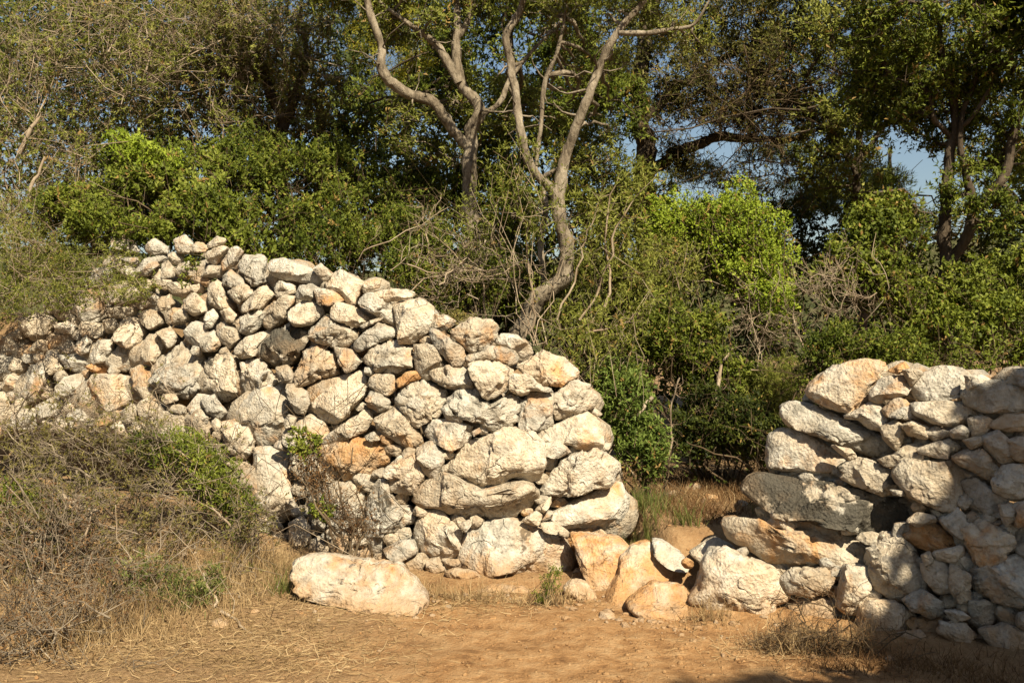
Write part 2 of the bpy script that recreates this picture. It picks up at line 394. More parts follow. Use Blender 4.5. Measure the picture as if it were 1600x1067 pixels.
LEFT = """
B 320,150 400,140 520,185 610,220 625,260 600,290 480,265 390,255 335,230 315,190 | b=1.05
B 555,195 600,168 640,200 665,235 640,265 612,262
B 640,240 700,200 780,245 835,272 805,325 795,385 735,380 740,345 640,312 620,285 | b=1.06
B 838,265 922,248 908,300 845,310 820,285 | w=.1
B 880,315 940,308 1050,305 1110,330 1080,352 990,368 930,378 860,338 | b=1.1 w=.1
B 973,388 1120,350 1195,405 1190,470 1160,530 1090,585 1015,588 998,500 | f=.05 w=.16 b=1.08
B 800,345 860,322 960,368 985,420 995,495 930,475 890,445 800,388 | b=1.05
B 798,498 860,470 928,448 928,466 820,512
B 775,575 900,478 1008,520 1005,548 860,607 800,632 770,608
B 645,412 690,368 780,398 862,460 800,507 700,483 650,452
B 533,520 620,448 690,483 792,520 797,560 740,607 690,607 620,592 545,577
B 283,600 350,522 440,483 543,540 540,600 450,697 360,697 288,660 | l=1.1 b=.95
B 438,410 520,353 612,400 627,430 560,492 480,502 435,465 | l=.35
B 298,450 330,388 430,333 477,350 472,385 432,420 427,465 330,522 300,492 | w=.12
B 168,455 270,408 312,430 297,500 230,547 173,527
B 48,490 100,468 170,528 197,565 130,617 80,582 48,530
B 68,420 130,403 167,440 152,482 110,477
B 0,430 40,408 72,450 40,507 0,512 -10,470
B 138,620 200,558 300,528 327,545 282,600 272,652 200,667 148,647
B -20,560 40,518 87,590 60,627 0,632 -25,600
B 98,320 190,273 242,300 252,330 180,382 148,362
B 83,240 130,203 210,258 227,280 120,297 88,282 | w=.22
B 153,190 190,128 290,123 322,150 312,220 342,270 260,292 203,240 | w=.08
B 78,165 130,98 165,83 202,110 162,180 88,212 | w=.2
B -5,110 80,73 132,95 82,160 60,182 5,162
B 8,65 60,28 112,45 107,67 40,92 8,87
B 353,290 380,258 472,288 477,327 368,352 | b=1.1
B 178,390 250,318 320,283 367,340 332,367 302,407 178,427
B 468,335 490,283 560,278 612,310 572,332 557,367 478,357
B 553,300 650,308 748,345 737,367 690,372 650,397 588,377 | w=.3 f=.03
B -5,300 50,258 97,285 102,340 157,390 152,422 68,412 15,380
B -20,680 50,648 132,643 167,680 172,730 197,850 120,887 40,882 50,840 -15,835 | b=1.05
B 168,690 280,668 342,730 388,790 330,822 218,857 178,790 183,740 | l=.6
B 358,710 430,703 478,760 467,802 400,792 368,745
B 478,720 510,623 600,598 672,640 708,750 600,767 530,802 480,827 468,770 | w=.14
B 658,605 770,623 822,680 770,732 740,742 698,690 678,650
B 408,805 460,798 532,840 548,900 520,962 470,947 438,880
B 518,830 560,798 720,758 832,728 853,800 842,860 775,922 760,962 690,1003 620,1003 558,940 | b=1.08 r=.6
X 354,632 380,621 395,609 443,603 450,630 453,650 445,666 438,686 407,701 399,690 390,666 364,661 | b=.9 r=.6
B 430,958 478,973 462,1022 420,1032 410,990
B 848,770 890,748 982,753 1003,820 960,862 900,852 848,812 | b=.85
B 993,780 1040,738 1097,733 1128,775 1070,792 1008,822 | w=1 b=.85
B 833,880 860,838 920,848 967,890 952,932 900,947 848,922 | w=.2 b=.85
B 828,660 870,598 980,578 1083,610 1088,690 1050,732 980,757 910,742 868,702 828,692 | r=1.5
B 1078,600 1160,588 1202,610 1253,700 1190,732 1172,782 1130,772 1098,720 1083,660
C 368,100 430,128 490,178 543,210 563,270 520,317 478,292 398,212 366,150
C 478,130 580,58 690,68 722,100 722,150 662,222 600,242 548,202 | r=1.5
C 698,180 740,138 822,143 908,210 907,242 850,272 818,222 738,202
C 553,250 640,233 660,200 742,208 762,240 720,272 640,277 568,287
C 658,210 740,203 833,250 827,292 780,307 708,282 | w=.22
C 568,300 640,278 722,283 803,330 802,390 752,442 670,483 638,452 588,360 | f=.09 b=1.05
C 828,310 960,228 1062,263 1148,330 1142,362 1060,412 968,402 868,352 | w=.22 b=1.08
C 788,350 880,348 942,400 1018,430 1002,452 920,432 850,462 788,432 | b=1.05
C 378,330 480,303 562,318 593,380 592,432 500,432 418,402 368,370 | r=1.5
C 188,490 240,398 332,378 453,440 457,480 422,562 300,624 248,572 198,520 | l=.2
C 466,480 520,438 622,428 680,508 740,500 792,438 833,478 843,560 822,612 770,622 710,648 658,622 600,592 528,572 476,520 | r=1.5
C 422,530 470,498 492,560 553,590 520,603 458,582
C 842,500 900,448 1013,438 1013,530 1012,622 900,653 838,622
C 1013,450 1060,428 1130,373 1202,410 1248,480 1212,532 1100,572 1028,582 1008,520 | l=.25
C 938,655 1060,598 1190,548 1243,580 1283,660 1262,737 1150,743 1098,712 958,692 | w=.1 b=1.05
C 956,710 1050,698 1113,755 1040,787 956,772 | w=.1
C 466,830 560,708 650,688 760,628 902,648 963,700 973,800 932,892 890,908 800,882 740,912 650,933 568,892 476,862 | f=.05 b=1.04
C 72,590 180,528 222,558 302,638 338,690 280,743 198,702 98,642
C 342,650 380,588 500,588 593,620 582,692 480,758 438,742 368,702
C 297,740 370,698 453,760 442,822 400,903 348,872 307,800
C 132,860 200,788 292,773 333,860 343,890 280,973 168,963 152,920
D 588,200 770,143 902,163 973,200 957,272 860,338 718,363 688,292 598,242 | w=.42 b=.95
E -3,265 70,198 170,128 240,148 330,208 420,208 560,163 642,188 673,240 622,302 540,363 440,373 340,353 240,358 158,312 78,322 | w=.08 f=.04
E 677,225 760,108 830,48 960,8 1032,38 1098,95 1087,142 1040,203 950,213 850,243 718,238 | f=.06 b=1.05
C 28,680 80,648 117,690 60,702
C 586,650 630,628 642,650 600,672 | w=.3 b=.8
D 585,182 640,128 760,48 860,-5 873,60 842,112 740,152 650,183 602,193 | w=.12
D 398,140 430,98 540,28 622,68 652,120 590,183 500,203 418,182 | w=.08
E 18,480 28,400 80,338 160,328 232,388 273,440 252,542 190,583 130,583 58,542 | w=.08
E 248,400 310,373 322,400 290,442
E 247,560 268,490 338,420 440,373 580,383 702,428 782,448 832,540 842,652 800,693 680,693 560,703 440,698 378,652 278,632 | f=.06 r=.8
E 583,380 660,328 692,350 682,400 640,407
E 653,320 738,253 737,290 700,337 | b=1.1
E 678,390 760,388 833,440 832,472 780,447 698,432
E 716,340 870,268 1040,198 1100,188 1143,260 1148,310 1112,392 1050,418 930,423 818,402 | w=.16
D 232,210 290,198 432,218 445,300 472,430 503,490 430,563 400,602 318,562 258,470 228,350 | b=.95 r=.5
D 428,600 500,558 542,600 552,680 480,742 438,700
D 838,480 900,368 952,378 972,450 1012,500 1080,508 1113,570 1050,602 950,652 930,732 868,762 828,650 | r=1.4
D 530,450 640,388 780,378 832,430 822,560 740,622 600,622 538,560 | b=.85
D 917,740 1010,688 1090,678 1113,740 1000,792
D 828,140 880,113 917,150 900,167 840,160 | b=.7 w=.2
D 78,70 140,58 222,90 263,160 242,232 180,263 118,212 88,150 | r=1.4
D 28,60 60,48 92,80 80,112 40,112
A 83,860 130,768 230,758 288,860 282,932 150,968 88,922
A 288,880 340,828 432,808 442,870 432,932 380,978 298,932
A 423,880 480,818 600,818 662,828 713,920 690,962 600,1003 520,1003 428,952 | b=1.0 r=.6
A 648,790 720,768 792,820 838,952 800,963 718,912 678,850 | w=.22
A 783,830 850,758 860,700 930,648 1002,708 1052,718 1083,790 1062,882 1000,933 938,938 858,882 788,852 | w=.12 r=1.5
A 688,710 760,608 842,608 873,640 852,700 832,762 760,778 698,752 | b=.9
A 798,600 880,563 923,620 912,662 870,683 838,622
A 453,720 500,638 582,638 593,690 552,752 468,763 | b=1.08
A 578,620 620,528 690,508 763,590 742,642 690,683 598,642 | w=.08
A 698,510 740,478 822,488 863,550 800,583 738,562
A 943,600 1000,538 1062,558 1153,660 1142,697 1070,693 978,652 948,632
A 938,430 1000,388 1072,440 1083,490 1010,513 948,472
A 688,280 740,213 802,203 833,250 770,303 718,303 | f=.05
A 828,240 870,218 902,260 913,310 850,323
A 738,150 800,108 872,150 883,190 800,198 748,172
A 558,110 640,88 702,130 743,180 680,193 598,172
A 558,210 620,178 662,240 642,282 578,252 | w=.04
A 888,110 960,88 1013,140 992,192 918,182
A 768,320 850,308 902,330 870,383 798,362
A 818,420 880,398 913,450 882,482 828,483
A 223,700 290,678 312,740 333,790 270,818 228,762
A 388,650 440,608 472,650 462,702 420,717 378,692
A 268,560 350,538 402,570 380,612 298,602
A 138,680 190,638 227,690 180,722
A 168,980 260,938 332,970 302,1032 198,1042
A 618,1010 680,968 722,1000 712,1062 628,1062
A 703,970 760,938 822,980 802,1032 740,1052
A 838,920 910,918 932,950 870,972 828,952
A 958,1000 1020,918 1102,928 1122,970 1040,1002 998,1042
A 1028,960 1110,920 1122,950 1192,1010 1150,1052 1078,1022
A 978,1060 1040,998 1092,1040 1082,1072
H 948,120 1010,63 1062,68 1112,170 1070,222 978,152
H 1088,140 1120,108 1152,150 1140,192
E 178,650 240,628 340,648 393,690 300,713 208,692 | w=.1
"""
RIGHT = """
F 622,210 660,158 720,108 840,68 922,73 968,130 932,180 902,252 840,303 760,303 658,267 | w=.24 f=.02 b=1.0
F 973,120 1050,73 1067,110 1020,132 | w=.8
F 1048,110 1110,108 1132,130 1080,192 1058,140 | w=.15
F 898,220 960,148 1050,138 1082,180 1050,222 980,242 940,272 898,252 | w=.25
F 1088,180 1130,138 1240,93 1312,103 1363,160 1342,192 1220,253 1130,253 1108,220 | r=.7 b=.95
F 1338,140 1400,133 1443,155 1400,192 1348,212
F 1337,230 1400,178 1470,158 1610,198 1640,290 1440,318 1368,282 | r=.7
F 1468,150 1560,108 1640,100 1660,205 1520,183 | b=.75
F 502,300 560,263 650,278 770,343 962,438 973,490 930,513 840,498 718,442 618,412 528,372
F 766,340 900,258 942,268 963,340 942,398 878,383 848,348 | w=.14
F 957,300 1030,228 1102,278 1133,352 1060,343 978,332
F 1102,270 1240,258 1312,258 1393,320 1270,378 1178,362 1118,322 | r=.6 b=1.0
F 947,380 1010,348 1053,380 1032,462 1010,493 958,432
F 1037,370 1100,353 1158,375 1142,432 1078,422 | w=.1
F 1137,400 1200,373 1268,410 1190,443
F 1127,480 1260,428 1303,470 1242,522 1190,518 1128,502
F 932,530 1010,508 1060,458 1123,448 1112,532 1020,573 958,563
F 432,470 448,420 500,388 560,398 662,448 768,510 753,608 620,603 520,583 432,582 | r=.5 b=.95
F 708,460 800,478 828,520 790,533
F 767,570 830,518 900,538 998,580 993,672 940,693 848,662 773,622
F 1027,600 1080,538 1200,543 1270,528 1323,590 1328,682 1280,758 1200,753 1098,712 1048,650 | w=.06 r=.7
F 332,700 410,608 500,618 600,638 740,638 900,688 1060,703 1113,760 1040,823 960,863 860,853 760,828 640,823 558,792 458,752 358,732 | l=1.12 f=.03 w=.08
F 412,835 480,768 542,788 563,830 520,858 428,852
F 988,670 1030,668 1053,695 1000,693
F 242,850 290,813 350,823 420,853 520,858 620,848 740,848 832,888 898,940 893,980 860,1012 800,1033 728,1002 680,972 560,1013 440,1013 348,962 268,922 | l=.3 f=.04
F 1268,400 1320,368 1358,390 1332,432 1278,432
F 1357,340 1420,318 1458,350 1422,412 1368,422
F 1333,440 1400,418 1423,450 1360,482
F 1447,370 1540,318 1640,313 1650,400 1500,398
F 1417,430 1490,393 1543,450 1553,532 1500,548 1438,482
F 1287,520 1400,468 1452,520 1498,600 1470,643 1388,592 1308,552 | w=.12 b=.85
F 1337,640 1390,613 1452,650 1508,730 1492,782 1420,793 1348,762
F 1477,640 1530,558 1610,548 1640,690 1540,718 1488,682
F 1538,440 1600,428 1660,440 1650,540 1560,533
F 1067,820 1120,773 1182,785 1193,815 1110,842
F 1057,890 1100,843 1180,823 1242,850 1303,920 1250,953 1170,953 1108,932 | w=.55 b=.85
F 1222,810 1300,753 1343,800 1348,872 1300,893 1248,852
G 897,560 908,480 950,428 1010,368 1082,420 1133,510 1143,630 1070,683 980,672 908,622 | r=.6 b=.9
F 1347,860 1430,818 1523,860 1533,950 1450,1053 1378,1002
F 1497,740 1550,728 1563,800 1520,843
F 1557,740 1630,718 1660,830 1580,850
G 57,690 108,640 128,540 168,468 230,458 330,498 442,538 473,600 503,670 430,693 420,773 330,773 200,763 108,752 | l=.4 b=1.1 f=.05
G 487,600 540,548 680,533 723,570 702,640 620,668 518,662
G 527,720 600,683 732,673 753,740 720,803 600,813 538,802
G 788,530 870,528 893,560 882,640 852,742 800,758 752,730 768,620
G 852,720 890,688 1000,688 1083,730 1088,780 1000,843 900,888 858,852
G 1137,480 1170,458 1183,510 1150,543
G 1187,470 1250,448 1312,428 1323,470 1270,513 1208,502
G 1147,520 1220,498 1273,560 1272,642 1200,653 1148,592
G 1057,700 1140,638 1223,690 1232,742 1180,773 1098,742
G 1397,560 1500,518 1600,478 1700,560 1680,740 1480,703 1408,642
G 1247,740 1310,728 1343,760 1280,793
G 877,450 920,428 938,470 900,523
G 1277,520 1340,558 1353,680 1300,703 1268,640
G 1037,850 1130,828 1203,900 1130,933 1058,912
G 1417,840 1530,798 1630,828 1660,920 1480,923
G 1227,790 1330,788 1383,850 1290,883 1218,852
G 1540,940 1620,930 1680,1040 1560,1050
G 1350,920 1440,930 1500,1020 1400,1050 1330,990
"""
def in_poly(x, y, q):
    c = np.zeros(x.shape, bool); n = len(q)
    for i in range(n):
        x1, y1 = q[i]; x2, y2 = q[(i + 1) % n]
        if y1 == y2: continue
        c ^= ((y1 > y) != (y2 > y)) & (x < (x2 - x1) * (y - y1) / (y2 - y1) + x1)
    return c
def blob(cx, cy, r, rng, n=7, asp=None, ang=None):
    a = np.sort(np.linspace(0, 2 * math.pi, n, endpoint=False) + rng.uniform(-0.3, 0.3, n)); rr = r * rng.uniform(0.8, 1.2, n)
    k = asp or rng.uniform(0.55, 0.85); w = ang if ang is not None else rng.uniform(-0.5, 0.5)
    x, y = rr * np.cos(a), rr * np.sin(a) * k
    return np.stack([cx + x * math.cos(w) - y * math.sin(w), cy + x * math.sin(w) + y * math.cos(w)], -1)

def build_wall(side, txt, body, foot, name, label, seed, nfill):
    rng = np.random.default_rng(seed)
    w = thing(name, label, "stone wall", foot)
    items = outlines(txt)
    gx, gy = np.meshgrid(np.arange(-40, 1680, 4.0), np.arange(340, 1100, 4.0))
    region = in_poly(gx, gy, np.array(body, float)); cover = np.zeros_like(region)
    core_V, core_F, nb = [], [], 0
    cd, cf = ico(2)
    for pts, o in items:
        (cx, cy), A = poly_centroid(pts); D = float(wallD(side, cx, cy))
        cover |= in_poly(gx, gy, pts)
        e = 20.0
        tl = (np.clip((wallD(side, cx + e, cy) - wallD(side, cx - e, cy)) / (2 * e / FPX * D), -0.6, 0.6) * 0.6,
              np.clip((wallD(side, cx, cy - e) - wallD(side, cx, cy + e)) / (2 * e / FPX * D), -0.6, 0.6) * 0.6)
        warm = o.get('w', max(0.0, rng.normal(0.03, 0.08)))
        put_stone(pts, D - o.get('f', 0.0) * 0.6, rng, w, warm=warm, lichen=o.get('l', rng.uniform(0, 0.16) if rng.random() < .72 else rng.uniform(.3, .6)), bright=o.get('b'), rough=o.get('r'), tilt=tl)
        # hearting stones behind the facing
        rpx = math.sqrt(A) * 0.62
        for dd in (0.30, 0.62):
            if cy - rpx * 0.8 < 380: continue
            c = P(cx + rng.uniform(-8, 8), cy + rng.uniform(4, 14), D + dd); r = max(rpx / FPX * D, 0.09) * rng.uniform(0.95, 1.25)
            v = cd * np.array([1.15, 0.75, 0.9]) * r; v = v + cd * (0.16 * r * perlin(cd * 1.7 + rng.uniform(0, 50, 3)))[:, None]
            core_V.append(v + c - np.array(w.location)); core_F.append(cf + nb); nb += len(v)
    # small wedging stones in the gaps that the big ones leave
    free = region & ~cover; n = 0
    sx, sy = gx[free], gy[free]; filled = []
    ex = np.argwhere(~free); 
    dist = np.full(sx.shape, 1e9)
    occ = np.stack([gx[~free], gy[~free]], -1)
    for i0 in range(0, len(sx), 400):
        a = np.stack([sx[i0:i0 + 400], sy[i0:i0 + 400]], -1)
        dist[i0:i0 + 400] = np.sqrt(((a[:, None] - occ[None]) ** 2).sum(-1).min(1))
    while n < nfill and len(dist):
        k = int(dist.argmax()); r = dist[k]
        if r < 6.5: break
        r = min(r, rng.uniform(16, 26)); cx, cy = sx[k], sy[k]
        D = float(wallD(side, cx, cy)) + rng.uniform(0.05, 0.13)
        put_stone(blob(cx, cy, r * 1.6, rng, 6), D, rng, w, warm=max(0, rng.normal(0.05, 0.14)), lichen=rng.uniform(0, 0.2), bright=rng.uniform(0.75, 0.98), level=4 if r > 11 else 3)
        dist = np.minimum(dist, np.maximum(0, np.hypot(sx - cx, sy - cy) - r * 0.95)); n += 1
    me = mesh_np("hearting", np.concatenate(core_V), np.concatenate(core_F), [M_STONE], True)
    h = link("hearting", me, w, kind="stuff"); h["warm"] = 0.15; h["lichen"] = 0.1; h["bright"] = 0.75
    return w, len(items), n
LBODY = [(-30, 560), (40, 500), (150, 420), (200, 375), (330, 378), (480, 415), (640, 470), (800, 530), (880, 570), (935, 640), (985, 800), (960, 830),
         (860, 900), (700, 905), (600, 890), (480, 880), (390, 850), (370, 750), (240, 690), (60, 670), (-30, 690)]
RBODY = [(1275, 600), (1330, 572), (1420, 590), (1560, 590), (1640, 570), (1640, 1060), (1480, 1060), (1350, 1000), (1230, 985), (1090, 965), (1150, 860), (1215, 760), (1215, 690), (1240, 640)]
print("wall", build_wall('L', LEFT, LBODY, P(700, 915, 6.5), "dry_stone_wall", "tall sloping dry stone wall of pale limestone rising behind the dry brush", 11, 170)[1:])
print("wall", build_wall('R', RIGHT, RBODY, P(1330, 1010, 5.3), "dry_stone_wall", "lower dry stone wall half in tree shade beside the path gap", 12, 90)[1:])

# boulders lying in the gap and before the walls
LOOSE = [
 ("D 448,850 468,763 600,748 760,778 900,788 1000,798 1082,868 1163,950 1132,1022 1050,1053 958,1012 850,982 698,902 650,887 540,882 498,862 | w=.2 r=1.3 b=.95", 5.72, 0.46, "long pitted pale boulder lying before the tall wall", (.08, -.62, .75)),
 ("X 978,938 1022,908 1070,912 1090,934 1062,956 1000,958 | w=.4 r=.6 b=1.0", 5.62, 0.34, "low flat orange slab sunk in the path below the step", (.05, -.3, .95)),
 ("D 543,940 600,888 680,898 782,980 793,1022 680,1033 598,992", 5.86, 0.25, "small grey rock wedged under the long pitted boulder"),
 ("E 838,445 900,440 1000,452 1100,462 1145,500 1122,560 1082,640 1042,712 990,753 938,690 888,600 868,510 | w=.36 b=1.0 r=.6", 6.18, 0.42, "orange upright boulder leaning beside the wall end with a dark crack", (-.25, -.8, .45)),
 ("E 1125,560 1175,510 1255,488 1310,520 1345,575 1433,655 1422,692 1330,753 1220,803 1100,823 988,783 1040,712 1092,640 1112,560 | w=.36 r=.5 b=1.02 t=.6", 5.93, 0.42, "broad smooth orange slab forming the step in the gap", (.15, -.6, .78)),
 ("E 1268,460 1320,463 1412,520 1448,570 1432,607 1380,603 1318,560 | r=.5", 6.1, 0.3, "small flat grey stone tucked behind the orange slab", (.1, -.5, .8)),
 ("E 1366,450 1460,403 1542,428 1605,490 1593,563 1500,563 1428,502 | w=.1", 6.25, 0.4, "rounded cream boulder sunk in the middle of the gap", (0, -.5, .85)),
 ("X 1080,860 1120,835 1150,850 1150,880 1110,890 | w=.1", 6.0, 0.3, "angular beige stone at the foot of the lower wall end"),
 ("E 798,720 850,678 920,688 988,770 987,813 900,813 828,782 | w=.06 b=1.05", 6.05, 0.25, "white wedge shaped stone between the big rounded block and the orange boulder"),
 ("E 328,740 420,708 560,708 662,740 683,780 600,823 480,823 388,792 | w=.2 b=1.0", 6.12, 0.3, "low buried orange stone under the big rounded block"),
 ("E 973,880 1000,838 1060,848 1093,890 1030,927 998,912 | w=.15", 5.6, 0.16, "fist sized pinkish stone on the path below the orange slab"),
 ("D 18,670 80,638 182,648 172,692 80,693 | b=1.0", 6.75, 0.25, "flat white stone lying in dry grass behind the brush"),
 ("X 318,975 335,963 352,966 360,985 355,1006 330,1003 316,990 | w=.2", 5.35, 0.22, "pale split rock lying in straw near the dry brush"),
 ("X 205,1010 235,1000 262,1012 266,1030 228,1042 206,1030", 5.1, 0.2, "half buried grey rock at the foot of the dry brush"),
 ("X 0,925 40,912 62,922 65,945 30,955 -8,950 | b=.9", 5.6, 0.3, "grey rock under the dead branches at the photo edge"),
]
rl = np.random.default_rng(21)
for txt, D, th, lab, *fc in LOOSE:
    (pts, o), = outlines(txt)
    s = put_stone(pts, D, rl, None, "boulder", th, o.get('w', 0), o.get('l', .1), o.get('b'), o.get('r'), (0, o.get('t', 0.25)), None, fc[0] if fc else None)
    s.location.z -= 0.025
    tag(s, lab, "boulder")
STONE_LABELS = '''pinkish cobble on the path straight below the broad orange slab
small stone just above the pinkish cobble near the orange slab
little stone lodged at the right foot of the big rounded block
small stone on bare earth below the low buried orange stone
little stone just in front of the stone below the low buried orange stone
small stone on bare earth below the dark green weed
pale stone at the bottom middle of the path
tiny stone at the very bottom edge of the path
tiny stone between the long pitted boulder and the bottom edge
small stone just beyond the tip of the long pitted boulder
cobble at the right foot of the broad orange slab
cobble above the one at the orange slab's right foot
small stone in the earth ramp of the gap
tiny stone in straw at the bottom below the long pitted boulder
tiny stone touching the tip of the long pitted boulder
small stone in straw below the wedged grey rock
stone at the blunt end of the long pitted boulder
small stone beside the wedged grey rock
small stone on the path before the white boulder of the lower wall
small stone in brown brush before the lower wall
flat stone in the withered grass behind the gap
largest stone in the withered grass behind the gap
stone nearest the tall wall end in the withered grass
stone nearest the lower wall in the withered grass
stone beside the flat white stone in the dry grass
tiny stone in straw at the edge of the dry brush'''.split('\n')
gi = 0
for (cx, cy, r) in [(946, 962, 13), (1010, 945, 8), (903, 893, 8), (770, 967, 7), (795, 991, 6), (870, 985, 6), (893, 1040, 9), (850, 1058, 6), (640, 1010, 6),
                    (700, 950, 7), (1045, 900, 12), (1075, 880, 11), (1020, 925, 9), (560, 1030, 6), (610, 965, 6), (520, 985, 7), (470, 960, 9), (505, 955, 7), (1150, 1005, 7), (1210, 1030, 7),
                    (1085, 765, 14), (1110, 785, 16), (1050, 775, 12), (1160, 790, 12), (345, 835, 12), (400, 955, 7)]:
    D = 5.5
    for _ in range(12):
        p = P(cx, cy, D); gz = float(ground_z(np.array([p[0]]), np.array([p[1]]))[0]); D = D * 0.5 + 0.5 * (CAM_H - gz) * FPX / (cy - 533.5)
    s = put_stone(blob(cx, cy - r * 0.2, r, rl, 7, 0.7), D + 0.02, rl, None, "stone", None, max(0, rl.normal(.35, .12)), 0, rl.uniform(.8, .95), .4, None, 3)
    s.location.z -= 0.010
    tag(s, STONE_LABELS[gi], "stone", "small loose stones on the path"); gi += 1

def scatter_pebbles():
    rng = np.random.default_rng(31); d, f = ico(1); V, F, nb = [], [], 0
    n = 3200; x = rng.uniform(-3.2, 3, n); y = 3.6 + rng.uniform(0, 1, n) ** 0.8 * 3.6; z = ground_z(x, y)
    keep = perlin(np.stack([x * 1.1, y * 1.1, 0 * x], -1)) > rng.uniform(-0.5, 0.35, n)
    for a, b, c in zip(x[keep], y[keep], z[keep]):
        r = 0.004 + 0.011 * rng.random() ** 3
        V.append(d * r * rng.uniform(0.6, 1.3, 3) * (1, 1, 0.6) + (a, b, c + 0.002)); F.append(f + nb); nb += len(d)
    o = link("pebbles", mesh_np("pebbles", np.concatenate(V), np.concatenate(F), [M_STONE], False), kind="stuff")
    o["warm"] = 0.5; o["lichen"] = 0.0; o["bright"] = 0.8
    d2, f2 = ico(2); CV, CF, cb = [], [], 0
    for px_, D_, k_ in [(450, 6.5, 40), (620, 6.15, 50), (760, 6.15, 50), (900, 6.1, 50), (1000, 5.8, 50), (1060, 5.6, 50), (1130, 5.5, 30), (1250, 5.25, 40), (560, 5.7, 30), (330, 6.6, 25)]:
        for _ in range(k_):
            a = (px_ - 800) / FPX * D_ + rng.normal() * 0.22; b = D_ - abs(rng.normal()) * 0.16; r = 0.006 + 0.018 * rng.random() ** 2
            v = d2.copy()
            for _k in range(5):
                nv = rng.normal(size=3); nv /= np.linalg.norm(nv); pr = v @ nv; v = v - np.maximum(0, pr - rng.uniform(0.45, 0.8))[:, None] * nv
            CV.append(v * r * rng.uniform(0.7, 1.4, 3) * (1, 1, 0.7) + (a, b, float(ground_z(np.array([a]), np.array([b]))[0]) + r * 0.15)); CF.append(f2 + cb); cb += len(v)
    e = link("stone_chips", mesh_np("stone_chips", np.concatenate(CV), np.concatenate(CF), [M_STONE], False), kind="stuff")
    e["warm"] = 0.25; e["lichen"] = 0.0; e["bright"] = 0.85; tag(e, "broken limestone chips strewn along the foot of the walls", "stone chips")
    V, F, nb = [], [], 0; n = 1300; x = rng.normal(0.6, 1.1, n); y = rng.uniform(3.9, 6.1, n); z = ground_z(x, y)
    for a, b, c in zip(x, y, z):
        r = 0.004 + 0.014 * rng.random() ** 3; V.append(d * r * rng.uniform(0.7, 1.4, 3) * (1, 1, 0.5) + (a, b, c)); F.append(f + nb); nb += len(d)
    e = link("soil_crumbs", mesh_np("soil_crumbs", np.concatenate(V), np.concatenate(F), [M_SOIL], True), kind="stuff")
    tag(e, "small crumbs and clods of ochre earth on the path", "soil")
    tag(o, "scattered pale pebbles and grit on the trodden path", "pebbles")
scatter_pebbles()

# ------------------------------------------------------------------ plants
def tubes(paths, r0, r1, sides=3):
    """paths (n, p, 3) -> verts, quads"""
    n, p, _ = paths.shape
    t = np.gradient(paths, axis=1); t /= np.linalg.norm(t, axis=2)[..., None] + 1e-9
    ref = np.where(abs(t[:, :, 2:3]) > 0.8, np.array([1.0, 0, 0]), np.array([0, 0, 1.0]))
    a = np.cross(t, ref); a /= np.linalg.norm(a, axis=2)[..., None] + 1e-9; b = np.cross(t, a)
    k = np.linspace(0, 1, p)[None, :]; r = (np.asarray(r0)[:, None] * (1 - k) + np.asarray(r1)[:, None] * k)[..., None]
    ring = [paths + r * (math.cos(w) * a + math.sin(w) * b) for w in np.linspace(0, 2 * math.pi, sides, endpoint=False)]
    V = np.stack(ring, 2).reshape(-1, 3)
    base = (np.arange(n)[:, None, None] * p + np.arange(p - 1)[None, :, None]) * sides
    s = np.arange(sides)[None, None, :]; s2 = (s + 1) % sides
    F = np.stack([base + s, base + s2, base + sides + s2, base + sides + s], -1).reshape(-1, 4)
    return V, F
def arcs(a, b, p, wob, rng, sag=0.0):
    """bent paths from points a to b"""
    n = len(a); k = np.linspace(0, 1, p)[None, :, None]; L = np.linalg.norm(b - a, axis=1)[:, None, None]
    o1 = rng.normal(size=(n, 1, 3)); o2 = rng.normal(size=(n, 1, 3))
    path = a[:, None] * (1 - k) + b[:, None] * k + L * wob * (o1 * np.sin(k * math.pi) + 0.5 * o2 * np.sin(2 * k * math.pi))
    path[:, :, 2] -= (sag * L * np.sin(k * math.pi))[:, :, 0]
    if p > 2: path[:, 1:-1] += rng.normal(size=(n, p - 2, 3)) * L * wob * 0.25
    return path
def leaf_tris(base, d, L, W, rng):
    """far leaves: one triangle each"""
    n = len(base); d = d / (np.linalg.norm(d, axis=1)[:, None] + 1e-9)
    s = np.cross(d, rng.normal(size=(n, 3)) * 0.45 + (0.28, -0.60, 0.72)); s /= np.linalg.norm(s, axis=1)[:, None] + 1e-9
    L = (L * rng.uniform(0.65, 1.25, n))[:, None]; W = (W * rng.uniform(0.7, 1.2, n))[:, None]
    V = np.stack([base - s * W * 0.5, base + d * L * 0.35 + s * W * 0.62, base + d * L], 1).reshape(-1, 3)
    return V, np.arange(3 * n).reshape(n, 3)
def leaf_quads(base, d, L, W, rng, fold=0.25):
    """one folded leaf per row"""
    n = len(base); d = d / (np.linalg.norm(d, axis=1)[:, None] + 1e-9)
    s = np.cross(d, rng.normal(size=(n, 3)) * 0.45 + (0.28, -0.60, 0.72)); s /= np.linalg.norm(s, axis=1)[:, None] + 1e-9; u = np.cross(s, d)
    L = (L * rng.uniform(0.65, 1.25, n))[:, None]; W = (W * rng.uniform(0.7, 1.2, n))[:, None]
    m = base + d * L * 0.5 + u * W * fold
    V = np.stack([base, m + s * W * 0.5, base + d * L - u * L * 0.08, m - s * W * 0.5], 1).reshape(-1, 3)
    return V, np.arange(4 * n).reshape(n, 4)
